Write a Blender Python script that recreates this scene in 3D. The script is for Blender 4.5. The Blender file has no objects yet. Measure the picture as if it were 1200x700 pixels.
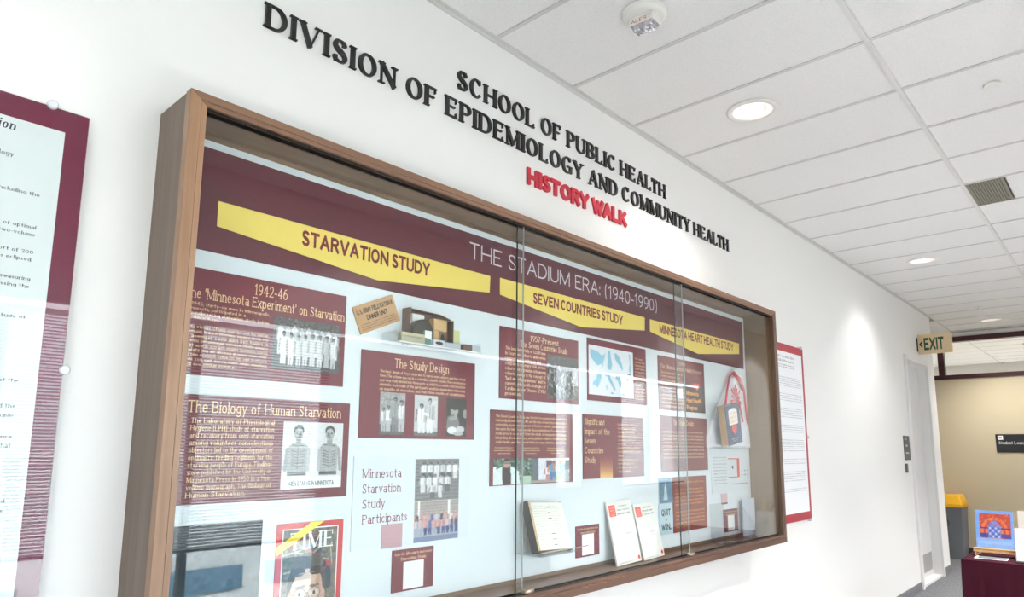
import bpy, math, random
import numpy as np
from mathutils import Matrix, Vector
random.seed(7)
rng = np.random.default_rng(5)
sc = bpy.context.scene
C = sc.collection
R = math.radians
PI = math.pi

# ------------------------------------------------------------------ camera
cam_data = bpy.data.cameras.new('camera')
cam = bpy.data.objects.new('camera', cam_data)
C.objects.link(cam)
yaw, pitch, roll = R(47.722), R(8.571), R(0.317)
f = Vector((math.sin(yaw)*math.cos(pitch), math.cos(yaw)*math.cos(pitch), math.sin(pitch)))
r = Vector((math.cos(yaw), -math.sin(yaw), 0))
u = r.cross(f)
r2 = math.cos(roll)*r + math.sin(roll)*u
u2 = -math.sin(roll)*r + math.cos(roll)*u
M = Matrix((( r2.x, u2.x, -f.x, -2.169), (r2.y, u2.y, -f.y, -2.136), (r2.z, u2.z, -f.z, 1.696), (0, 0, 0, 1)))
cam.matrix_world = M
cam_data.sensor_width = 36
cam_data.lens = 792.18/1200*36
cam_data.shift_x = -7.25/1200
cam_data.shift_y = 55.65/1200
cam_data.clip_start = 0.05
sc.camera = cam

# ------------------------------------------------------------------ sky, lights, exposure
world = bpy.data.worlds.new('sky'); sc.world = world
world.use_nodes = True
wn = world.node_tree
bg = wn.nodes['Background']
sky = wn.nodes.new('ShaderNodeTexSky')
sky.sky_type = 'HOSEK_WILKIE'
sky.sun_direction = (-0.35, 0.55, 0.75)
sky.turbidity = 6
sky.ground_albedo = 0.5
skymix = wn.nodes.new('ShaderNodeMixRGB'); skymix.inputs[0].default_value = 0.75
skymix.inputs[2].default_value = (0.93, 0.97, 1.0, 1)
wn.links.new(sky.outputs[0], skymix.inputs[1])
wn.links.new(skymix.outputs[0], bg.inputs[0])
bg.inputs[1].default_value = 5.0

CEIL = 3.67
DOWNLIGHTS = [(-2.75, -0.64), (1.52, -0.64), (5.79, -0.64), (10.2, -0.64), (-3.6, -2.2), (1.0, -2.45), (3.6, -2.5), (6.2, -2.5), (8.9, -2.5)]  # window-side row is unseen, added to brighten the wall and ceiling
def lamp(kind, name, loc, energy, color, size, rot=(0, 0, 0), **kw):
    d = bpy.data.lights.new(name, kind); d.energy = energy; d.color = color
    if kind == 'SPOT':
        d.spot_size = kw.get('cone', R(110)); d.spot_blend = kw.get('blend', .6); d.shadow_soft_size = size
    elif kind == 'AREA':
        d.shape = 'RECTANGLE'; d.size = size; d.size_y = kw.get('size_y', size)
    o = bpy.data.objects.new(name, d); C.objects.link(o)
    o.location = loc; o.rotation_euler = rot
    return o
# portals only guide the sky's own light through the windows of the outer wall; they emit nothing
WINDOWS = [(-4.9, -3.7), (-2.3, 0.85), (3.62, 4.05), (4.9, 6.5)]  # last opening is unseen, added to light the corridor's right side
for (wx0, wx1) in WINDOWS:
    po = lamp('AREA', 'window_daylight', ((wx0+wx1)/2, -3.28, 1.54), 1, (1, 1, 1), wx1-wx0, (R(90), 0, 0), size_y=2.1)
    po.data.cycles.is_portal = True

sun = lamp('SUN', 'sun', (0, 0, 20), 46, (1, .97, .92), .02, (R(-38), R(10), 0))
sun.data.angle = R(1)

sc.view_settings.view_transform = 'Standard'
sc.view_settings.look = 'None'
sc.view_settings.gamma = 1
sc.view_settings.exposure = 0.96
sc.view_settings.use_curve_mapping = False
sc.cycles.max_bounces = 10
sc.cycles.transparent_max_bounces = 24
sc.cycles.glossy_bounces = 5
sc.cycles.caustics_reflective = False
sc.cycles.caustics_refractive = False
sc.cycles.sample_clamp_indirect = 6

# ------------------------------------------------------------------ materials
def lin(h):
    h = h.lstrip('#'); c = [int(h[i:i+2], 16)/255 for i in (0, 2, 4)]
    return tuple(((x+.055)/1.055)**2.4 if x > .04045 else x/12.92 for x in c) + (1,)
MATS = {}
def mat(name, col, rough=.5, metal=0, spec=.5, noise=None, bump=None, emit=None, alpha=None, coat=0):
    if name in MATS: return MATS[name]
    m = bpy.data.materials.new(name); m.use_nodes = True
    nt = m.node_tree; b = nt.nodes['Principled BSDF']
    c = lin(col) if isinstance(col, str) else tuple(col)+(1,)
    b.inputs['Base Color'].default_value = c
    b.inputs['Roughness'].default_value = rough
    b.inputs['Metallic'].default_value = metal
    b.inputs['Specular IOR Level'].default_value = spec
    b.inputs['Coat Weight'].default_value = coat
    if emit:
        b.inputs['Emission Color'].default_value = (lin(emit[0])); b.inputs['Emission Strength'].default_value = emit[1]
    if noise or bump:
        tc = nt.nodes.new('ShaderNodeTexCoord'); mp = nt.nodes.new('ShaderNodeMapping')
        nt.links.new(tc.outputs['Object'], mp.inputs[0])
    if noise:            # (scale xyz, amount, second colour)
        sc_, amt, col2 = noise
        mp.inputs['Scale'].default_value = sc_
        n = nt.nodes.new('ShaderNodeTexNoise'); n.inputs['Scale'].default_value = 1; n.inputs['Detail'].default_value = 5
        nt.links.new(mp.outputs[0], n.inputs[0])
        rp = nt.nodes.new('ShaderNodeValToRGB'); rp.color_ramp.elements[0].position = .5-.22; rp.color_ramp.elements[1].position = .5+.22
        rp.color_ramp.elements[0].color = c; rp.color_ramp.elements[1].color = tuple(a*(1-amt)+b_*amt for a, b_ in zip(c, lin(col2)))
        nt.links.new(n.outputs['Fac'], rp.inputs[0]); nt.links.new(rp.outputs[0], b.inputs['Base Color'])
    if bump:             # (scale, strength, distance)
        n2 = nt.nodes.new('ShaderNodeTexNoise'); n2.inputs['Scale'].default_value = bump[0]; n2.inputs['Detail'].default_value = 3
        nt.links.new(tc.outputs['Object'], n2.inputs[0])
        bp = nt.nodes.new('ShaderNodeBump'); bp.inputs['Strength'].default_value = bump[1]; bp.inputs['Distance'].default_value = bump[2]
        nt.links.new(n2.outputs['Fac'], bp.inputs['Height']); nt.links.new(bp.outputs[0], b.inputs['Normal'])
    MATS[name] = m
    return m
wall_paint = mat('wall_paint', '#ecebe9', .6, spec=.25, bump=(240, .06, .002))
beige_paint = mat('beige_paint', '#c8bb9e', .6, spec=.25, bump=(240, .06, .002))
ceil_tile = mat('ceiling_tile', '#f6f5f4', .9, spec=.1, noise=((230, 230, 230), .4, '#cac9c8'), bump=(330, .35, .002))
grid_paint = mat('grid_paint', '#cfcecc', .5)
runner_paint = mat('runner_paint', '#e2e1df', .45)
angle_paint = mat('angle_paint', '#cfcecc', .5)
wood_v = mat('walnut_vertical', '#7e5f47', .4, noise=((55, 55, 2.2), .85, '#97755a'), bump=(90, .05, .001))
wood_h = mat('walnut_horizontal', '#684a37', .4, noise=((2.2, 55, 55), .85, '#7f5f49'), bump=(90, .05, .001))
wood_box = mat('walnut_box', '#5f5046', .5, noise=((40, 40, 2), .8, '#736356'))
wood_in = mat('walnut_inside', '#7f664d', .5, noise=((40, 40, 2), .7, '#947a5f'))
wood_in_h = mat('walnut_inside_flat', '#7a6049', .5, noise=((2, 40, 40), .7, '#a58a70'))
foam_white = mat('foam_board_white', '#e4ebee', .6, spec=.2)
maroon = mat('maroon_print', '#6e2733', .5, spec=.3)
maroon_dk = mat('maroon_banner_print', '#5c222e', .45, spec=.35)
maroon_brown = mat('maroon_brown_print', '#7f3a2c', .5, spec=.3)
poster_maroon = mat('poster_maroon', '#6a0f35', .3, spec=.4)
poster_red = mat('poster_red', '#a02c3c', .4, spec=.4)
poster_paper = mat('poster_paper', '#e6ebea', .5)
poster_paper_b = mat('poster_paper_right', '#eff1f4', .5)
yellow = mat('yellow_print', '#f0d66c', .5, spec=.3)
cream_ink = mat('cream_ink', '#f4d3a4', .6, spec=.1)
orange_ink = mat('orange_ink', '#f0a85c', .6, spec=.1)
silver_ink = mat('silver_ink', '#dcdfe4', .6, spec=.1)
maroon_ink = mat('maroon_ink', '#7a2430', .6, spec=.1)
grey_ink = mat('grey_ink', '#6d7076', .6, spec=.1)
navy_ink = mat('navy_ink', '#1f2036', .6, spec=.1)
black_ink = mat('black_ink', '#161616', .6, spec=.1)
white_ink = mat('white_ink', '#f2f2f0', .6, spec=.1)
red_ink = mat('red_ink', '#d2463a', .6, spec=.1)
teal_ink = mat('teal_ink', '#24424e', .6, spec=.1)
letter_black = mat('letter_black', '#131313', .35)
letter_red = mat('letter_red', '#b81e34', .4)
white_plastic = mat('white_plastic', '#ecebe6', .4)
dark_metal = mat('dark_metal', '#2a2623', .4, metal=.6)
brass = mat('dull_nickel', '#a39383', .35, metal=.8)
chrome = mat('chrome', '#d8d8d8', .15, metal=1)
carpet = mat('carpet', '#838487', .95, spec=.05, noise=((14, 90, 30), .9, '#57585b'), bump=(400, .5, .004))
base_grey = mat('baseboard_grey', '#77777c', .5)
base_dark = mat('baseboard_dark', '#3a3b3f', .5)
door_white = mat('door_white', '#dcdcdc', .45)
trim_white = mat('trim_white', '#e4e4e4', .45)
kick_grey = mat('kick_plate', '#a9a8a6', .4, metal=.3)
mullion = mat('mullion_red', '#3c1218', .4)
exit_tan = mat('exit_tan', '#d7c09a', .5)
exit_green = mat('exit_green', '#1f4a2b', .5)
sign_black = mat('sign_black', '#1d1d20', .4)
sign_grey = mat('sign_grey', '#3d4147', .4)
blind_white = mat('blind_slat', '#eef0f0', .5)
def add_translucency(m, fac, col):
    nt = m.node_tree; b = nt.nodes['Principled BSDF']; out = nt.nodes['Material Output']
    mx = nt.nodes.new('ShaderNodeMixShader'); tr = nt.nodes.new('ShaderNodeBsdfTranslucent'); tr.inputs[0].default_value = col
    mx.inputs[0].default_value = fac
    nt.links.new(b.outputs[0], mx.inputs[1]); nt.links.new(tr.outputs[0], mx.inputs[2]); nt.links.new(mx.outputs[0], out.inputs[0])
add_translucency(blind_white, .42, (.92, .95, .97, 1))
bin_grey = mat('bin_grey', '#6f7278', .6)
bin_yellow = mat('bin_yellow', '#f0b51f', .45)
cloth_maroon = mat('cloth_maroon', '#3a1220', .85, spec=.1, bump=(500, .2, .002))
easel_wood = mat('easel_wood', '#d9ae78', .5, noise=((8, 60, 60), .6, '#b98a55'))
kraft = mat('kraft_card', '#c0976a', .8, noise=((20, 20, 20), .5, '#ab8157'))
carton = mat('old_carton', '#7b6250', .85, noise=((25, 25, 25), .7, '#5b4639'))
buff = mat('buff_card', '#c3bb95', .8)
biscuit = mat('biscuit_paper', '#cba87a', .8)
olive_tin = mat('olive_tin', '#3c3c32', .5, metal=.3, bump=(60, .3, .002))
page = mat('page', '#f2eee4', .8)
page_edge = mat('page_edge', '#d9c296', .8, noise=((3, 300, 300), .7, '#b49a6c'))
leather = mat('black_leather', '#14151c', .4, bump=(300, .3, .001))
booklet_w = mat('booklet_white', '#eceae3', .6)
navy = mat('navy_cover', '#1b3a63', .4)
bag_white = mat('bag_fabric', '#e6e7ec', .8, spec=.1)
cord_red = mat('cord_red', '#c02239', .7)
perf_metal = mat('vent_metal', '#8d8b80', .5, metal=.3)
bldg = mat('building_stone', '#9aa0a4', .8, noise=((1, 1, 1), .4, '#7e868c'))
bldg_glass = mat('building_glass', '#37566c', .1, spec=.8)
ground_m = mat('outdoor_ground', '#c8c8c4', .9)

def print_mat():
    m = bpy.data.materials.new('photo_print'); m.use_nodes = True
    nt = m.node_tree; b = nt.nodes['Principled BSDF']
    a = nt.nodes.new('ShaderNodeAttribute'); a.attribute_name = 'ink'
    nt.links.new(a.outputs['Color'], b.inputs['Base Color'])
    b.inputs['Roughness'].default_value = .45; b.inputs['Specular IOR Level'].default_value = .35
    return m
PRINT = print_mat()
def glass_mat(name, tint, ior=1.5, rough=0.0, base=0.0):
    m = bpy.data.materials.new(name); m.use_nodes = True
    nt = m.node_tree; nt.nodes.clear()
    out = nt.nodes.new('ShaderNodeOutputMaterial'); mix = nt.nodes.new('ShaderNodeMixShader')
    t = nt.nodes.new('ShaderNodeBsdfTransparent'); g = nt.nodes.new('ShaderNodeBsdfGlossy'); fr = nt.nodes.new('ShaderNodeFresnel')
    t.inputs[0].default_value = tint; g.inputs['Roughness'].default_value = rough; fr.inputs[0].default_value = ior
    ge = nt.nodes.new('ShaderNodeNewGeometry'); mr = nt.nodes.new('ShaderNodeMapRange')     # same reflectance on both faces of a sheet
    mr.inputs['To Min'].default_value = ior; mr.inputs['To Max'].default_value = 1/ior
    nt.links.new(ge.outputs['Backfacing'], mr.inputs['Value']); nt.links.new(mr.outputs[0], fr.inputs[0])
    nt.links.new(fr.outputs[0], mix.inputs[0]); nt.links.new(t.outputs[0], mix.inputs[1]); nt.links.new(g.outputs[0], mix.inputs[2])
    nt.links.new(mix.outputs[0], out.inputs[0])
    return m
GLASS = glass_mat('display_glass', (.97, .985, .985, 1), 1.5)
GLASS_EDGE = mat('glass_edge', '#33423f', .2, spec=.6)
ACRYLIC = glass_mat('clear_acrylic', (.95, .965, .97, 1), 1.49)
WIN_GLASS = glass_mat('window_glass', (.95, .97, .97, 1), 1.5)

# ------------------------------------------------------------------ mesh helpers
class MB:
    def __init__(s): s.v = []; s.f = []; s.sm = False
    def add(s, vs, fs):
        o = len(s.v); s.v += [tuple(p) for p in vs]; s.f += [tuple(i+o for i in f_) for f_ in fs]; return s
    def box(s, x0, x1, y0, y1, z0, z1, m=None):
        if x0 > x1: x0, x1 = x1, x0
        if y0 > y1: y0, y1 = y1, y0
        if z0 > z1: z0, z1 = z1, z0
        vs = [(x, y, z) for z in (z0, z1) for (x, y) in ((x0, y0), (x1, y0), (x1, y1), (x0, y1))]
        if m is not None: vs = [m @ Vector(v) for v in vs]
        return s.add(vs, [(3, 2, 1, 0), (4, 5, 6, 7), (0, 1, 5, 4), (1, 2, 6, 5), (2, 3, 7, 6), (3, 0, 4, 7)])
    def prism(s, pts, axis, a0, a1, m=None):
        """polygon pts in the two other axes, extruded along axis ('x','y','z')"""
        n = len(pts)
        def mk(p, a):
            q = {'x': (a, p[0], p[1]), 'y': (p[0], a, p[1]), 'z': (p[0], p[1], a)}[axis]
            return tuple(m @ Vector(q)) if m is not None else q
        vs = [mk(p, a0) for p in pts] + [mk(p, a1) for p in pts]
        area = sum(pts[i][0]*pts[(i+1) % n][1]-pts[(i+1) % n][0]*pts[i][1] for i in range(n))
        flip = (area > 0) ^ (axis == 'y') ^ (a1 < a0)
        fs = [tuple(range(n-1, -1, -1)), tuple(range(n, 2*n))] + [(i, (i+1) % n, (i+1) % n+n, i+n) for i in range(n)]
        if not flip: fs = [f_[::-1] for f_ in fs]
        return s.add(vs, fs)
    def lathe(s, prof, c, n=32, m=None, caps=True):
        """profile [(r,z)...] revolved about the vertical through c"""
        vs = []
        for (rr, z) in prof:
            for k in range(n):
                a = 2*PI*k/n; vs.append((c[0]+rr*math.cos(a), c[1]+rr*math.sin(a), c[2]+z))
        if m is not None: vs = [m @ Vector(v) for v in vs]
        fs = [(j*n+k, j*n+(k+1) % n, (j+1)*n+(k+1) % n, (j+1)*n+k) for j in range(len(prof)-1) for k in range(n)]
        if caps:
            fs.append(tuple(range(n-1, -1, -1))); fs.append(tuple(range((len(prof)-1)*n, len(prof)*n)))
        return s.add(vs, fs)
    def tube(s, pts, rad, n=8):
        pts = [Vector(p) for p in pts]; vs = []
        for i, p in enumerate(pts):
            t = (pts[min(i+1, len(pts)-1)]-pts[max(i-1, 0)]).normalized()
            a = t.cross(Vector((0, 0, 1)));
            if a.length < .05: a = t.cross(Vector((0, 1, 0)))
            a.normalize(); b = t.cross(a)
            rr = rad[i] if isinstance(rad, (list, tuple)) else rad
            for k in range(n):
                an = 2*PI*k/n; vs.append(p+rr*(math.cos(an)*a+math.sin(an)*b))
        L = len(pts)
        fs = [(j*n+k, (j+1)*n+k, (j+1)*n+(k+1) % n, j*n+(k+1) % n) for j in range(L-1) for k in range(n)]
        fs += [tuple(range(n)), tuple(range(L*n-1, (L-1)*n-1, -1))]
        return s.add(vs, fs)
def mesh_obj(name, mb, m, parent=None, bevel=0, smooth=False):
    me = bpy.data.meshes.new(name); me.from_pydata(mb.v, [], mb.f); me.update()
    ms = m if isinstance(m, (list, tuple)) else [m]
    for x in ms: me.materials.append(x)
    if smooth:
        me.polygons.foreach_set('use_smooth', [True]*len(me.polygons)); me.update()
    o = bpy.data.objects.new(name, me); C.objects.link(o)
    if parent is not None: attach(o, parent)
    if bevel:
        b = o.modifiers.new('bevel', 'BEVEL'); b.width = bevel; b.segments = 2; b.limit_method = 'ANGLE'
        if not smooth:
            pass
    return o
def attach(o, parent):
    o.parent = parent
    w = Matrix.Identity(4); p = parent
    while p is not None:
        w = p.matrix_parent_inverse @ Matrix.Translation(p.location) @ w if p.parent else Matrix.Translation(p.location) @ w
        p = p.parent
    o.matrix_parent_inverse = w.inverted()
def thing(name, label, cat, loc=(0, 0, 0), group=None):
    o = bpy.data.objects.new(name, None); C.objects.link(o); o.location = loc; o.empty_display_size = .1
    return tag(o, label, cat, group)
def tag(o, label, cat, group=None, kind=None):
    if label: o['label'] = label
    if cat: o['category'] = cat
    if group: o['group'] = group
    if kind: o['kind'] = kind
    return o
def struct(name, mb, m, label, cat, bevel=0):
    o = mesh_obj(name, mb, m, None, bevel); tag(o, label, cat); o['kind'] = 'structure'; return o

# ------------------------------------------------------------------ lettering: a skeleton alphabet drawn with a broad pen
G = {}
def g(ch, w, s): G[ch] = (w, [t.strip() for t in s.split(';') if t.strip()])
ST = 'l 0 0 0 1'
g('A', .82, 'l 0 0 .5 1 t;l .5 1 1 0 k;l .2 .32 .8 .32;s 0 0;s 1 0')
g('B', .66, ST+';l 0 1 .5 1;a .5 .76 .42 .24 90 -90;l 0 .52 .5 .52;a .5 .26 .5 .26 90 -90;l 0 0 .5 0;s 0 0;s 0 1')
g('C', .74, 'a .52 .5 .52 .5 42 318;c .92 .98 -')
g('D', .78, ST+';l 0 1 .4 1;a .4 .5 .6 .5 90 -90;l 0 0 .4 0;s 0 0;s 0 1')
g('E', .62, ST+';l 0 1 1 1;l 0 .52 .75 .52;l 0 0 1 0;s 0 0;s 0 1;c 1 1 -;c 1 0 +')
g('F', .58, ST+';l 0 1 1 1;l 0 .52 .75 .52;s 0 0;s 0 1;c 1 1 -')
g('G', .8, 'a .52 .5 .52 .5 42 325;l .98 .05 .98 .42;l .62 .42 1.05 .42;c .92 .98 -')
g('H', .8, ST+';l 1 0 1 1;l 0 .5 1 .5;s 0 0;s 0 1;s 1 0;s 1 1')
g('I', 0, 'l .5 0 .5 1;s .5 0;s .5 1')
g('J', .5, 'l 1 .25 1 1;a .5 .25 .5 .25 0 -180;s 1 1')
g('K', .76, ST+';l 0 .35 .9 1 t;l .3 .55 1 0 k;s 0 0;s 0 1;s .9 1;s 1 0')
g('L', .6, ST+';l 0 0 1 0;s 0 0;s 0 1;c 1 0 +')
g('M', .98, 'l 0 0 0 1 t;l 0 1 .5 .05 k;l .5 .05 1 1 t;l 1 0 1 1;s 0 0;s 1 0;s 0 1;s 1 1')
g('N', .8, 'l 0 0 0 1 t;l 0 1 1 0 k;l 1 0 1 1 t;s 0 0;s 0 1;s 1 1')
g('O', .82, 'a .5 .5 .5 .5 0 360')
g('P', .62, ST+';l 0 1 .5 1;a .5 .74 .5 .26 90 -90;l 0 .48 .5 .48;s 0 0;s 0 1')
g('Q', .82, 'a .5 .5 .5 .5 0 360;l .55 .2 1 -.12 k')
g('R', .7, ST+';l 0 1 .5 1;a .5 .75 .42 .25 90 -90;l 0 .5 .5 .5;l .5 .5 1 0 k;s 0 0;s 0 1;s 1 0')
g('S', .56, 'p .93 .78 .84 .93 .5 1 .14 .93 .04 .76 .16 .62 .5 .51 .87 .38 1 .23 .87 .06 .5 0 .12 .07 .02 .24 b;c .93 .98 -;c .02 .02 +')
g('T', .7, 'l .5 0 .5 1;l 0 1 1 1;s .5 0;c 0 1 -;c 1 1 -')
g('U', .76, 'l 0 .32 0 1;a .5 .32 .5 .32 180 360;l 1 .32 1 1 t;s 0 1;s 1 1')
g('V', .82, 'l 0 1 .5 0 k;l .5 0 1 1 t;s 0 1;s 1 1')
g('W', 1.15, 'l 0 1 .27 0 k;l .27 0 .5 .85 t;l .5 .85 .73 0 k;l .73 0 1 1 t;s 0 1;s 1 1')
g('X', .78, 'l 0 1 1 0 k;l 0 0 1 1 t;s 0 0;s 1 1;s 0 1;s 1 0')
g('Y', .8, 'l 0 1 .5 .45 k;l .5 .45 1 1 t;l .5 0 .5 .48;s .5 0;s 0 1;s 1 1')
g('Z', .66, 'l 0 1 1 1;l 1 1 0 0 k;l 0 0 1 0;c 0 1 -;c 1 0 +')
g('0', .58, 'a .5 .5 .5 .5 0 360')
g('1', .3, 'l .7 0 .7 1;l 0 .8 .7 1 t;s .7 0')
g('2', .54, 'p .03 .74 .15 .93 .5 1 .88 .92 .97 .72 .8 .46 .4 .2 0 0;l 0 0 1 0;c 1 0 +')
g('3', .52, 'a .45 .76 .45 .24 150 -90;a .48 .26 .5 .26 90 -150')
g('4', .6, 'l .72 0 .72 1;l .72 1 0 .28 t;l 0 .28 1 .28;s .72 0')
g('5', .52, 'l .1 1 .9 1;l .1 1 .08 .55;a .45 .32 .52 .32 140 -150')
g('6', .56, 'a .5 .3 .5 .3 0 360;p .02 .35 .08 .68 .4 .94 .8 1')
g('7', .54, 'l 0 1 1 1;l 1 1 .35 0 k;c 0 1 -')
g('8', .54, 'a .5 .76 .42 .24 0 360;a .5 .26 .5 .26 0 360')
g('9', .56, 'a .5 .7 .5 .3 0 360;p .98 .65 .92 .32 .6 .06 .2 0')
g('a', .46, 'l 1 0 1 .45;a .5 .46 .5 .22 0 150;a .45 .2 .45 .2 0 360;s 1.05 0')
g('b', .52, 'l 0 0 0 1;a .5 .34 .5 .34 0 360;s 0 1')
g('c', .46, 'a .52 .34 .52 .34 45 315')
g('d', .52, 'l 1 0 1 1;a .5 .34 .5 .34 0 360;s 1 1;s 1.05 0')
g('e', .48, 'a .5 .34 .5 .34 0 318;l 0 .36 1 .36')
g('f', .36, 'l .35 0 .35 .8;a .85 .8 .5 .2 180 60;l 0 .66 .9 .66;s .35 0')
g('g', .5, 'a .5 .38 .5 .3 0 360;l 1 .68 1 -.06;a .5 -.06 .5 .2 0 -150')
g('h', .52, 'l 0 0 0 1;a .5 .4 .5 .28 180 0;l 1 0 1 .4;s 0 0;s 1 0;s 0 1')
g('i', 0, 'l .5 0 .5 .68;l .5 .86 .5 1;s .5 0;s .4 .68')
g('j', .2, 'l .8 -.1 .8 .68;l .8 .86 .8 1;a 0 -.1 .8 .18 0 -90')
g('k', .5, 'l 0 0 0 1;l 0 .28 .9 .68 t;l .3 .42 1 0 k;s 0 0;s 1 0;s 0 1;s .9 .68')
g('l', 0, 'l .5 0 .5 1;s .5 0;s .4 1')
g('m', .86, 'l 0 0 0 .68;a .25 .42 .25 .26 180 0;l .5 0 .5 .42;a .75 .42 .25 .26 180 0;l 1 0 1 .42;s 0 0;s .5 0;s 1 0;s 0 .68')
g('n', .52, 'l 0 0 0 .68;a .5 .4 .5 .28 180 0;l 1 0 1 .4;s 0 0;s 1 0;s 0 .68')
g('o', .52, 'a .5 .34 .5 .34 0 360')
g('p', .52, 'l 0 -.28 0 .68;a .5 .34 .5 .34 0 360;s 0 -.28;s 0 .68')
g('q', .52, 'l 1 -.28 1 .68;a .5 .34 .5 .34 0 360;s 1 -.28')
g('r', .36, 'l .1 0 .1 .68;a .75 .36 .65 .32 180 60;s .1 0;s .1 .68')
g('s', .4, 'p .93 .54 .5 .68 .07 .52 .5 .35 .97 .17 .5 0 .03 .13 b')
g('t', .34, 'l .4 .18 .4 .92;a .9 .18 .5 .18 180 280;l 0 .66 1 .66')
g('u', .52, 'l 0 .26 0 .68;a .5 .28 .5 .28 180 360;l 1 0 1 .68;s 0 .68;s 1 .68;s 1.05 0')
g('v', .5, 'l 0 .68 .5 0 k;l .5 0 1 .68 t;s 0 .68;s 1 .68')
g('w', .76, 'l 0 .68 .27 0 k;l .27 0 .5 .6 t;l .5 .6 .73 0 k;l .73 0 1 .68 t;s 0 .68;s 1 .68')
g('x', .5, 'l 0 .68 1 0 k;l 0 0 1 .68 t;s 0 0;s 1 .68;s 0 .68;s 1 0')
g('y', .5, 'l 0 .68 .5 0 k;l 1 .68 .25 -.28 t;s 0 .68;s 1 .68')
g('z', .44, 'l 0 .68 1 .68;l 1 .68 0 0 k;l 0 0 1 0')
g('.', 0, 'l .5 0 .5 .1'); g(',', 0, 'l .5 -.14 .5 .1'); g(':', 0, 'l .5 .02 .5 .14;l .5 .54 .5 .66')
g('-', .3, 'l 0 .36 1 .36 H'); g("'", 0, 'l .5 .75 .5 1'); g('"', .2, 'l 0 .75 0 1;l 1 .75 1 1')
g('(', .22, 'a 1 .45 1 .68 115 245'); g(')', .22, 'a 0 .45 1 .68 65 -65')
g('&', .8, 'p 1 0 .3 .62 .3 .9 .55 .95 .6 .75 .1 .4 .1 .1 .5 0 .95 .42')
g('<', .5, 'l 1 .8 0 .45;l 0 .45 1 .1'); g('*', .12, 'l 0 .34 1 .34 K')
STYLES = dict(
    serif=dict(V=.225, H=.066, s=.055, sw=.08, gap=.215, sp=.24, tick=.25),
    slab=dict(V=.125, H=.08, s=.06, sw=.085, gap=.15, sp=.30, tick=.12),
    body=dict(V=.14, H=.10, s=0, sw=0, gap=.14, sp=.32, tick=0),
    bodyb=dict(V=.17, H=.09, s=.05, sw=.08, gap=.15, sp=.30, tick=.1),
    heavy=dict(V=.25, H=.2, s=0, sw=0, gap=.09, sp=.26, tick=0),
    chunky=dict(V=.3, H=.22, s=0, sw=0, gap=.06, sp=.25, tick=0),
    deco=dict(V=.1, H=.1, s=0, sw=0, gap=.13, sp=.34, tick=0),
)
_cache = {}
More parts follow.
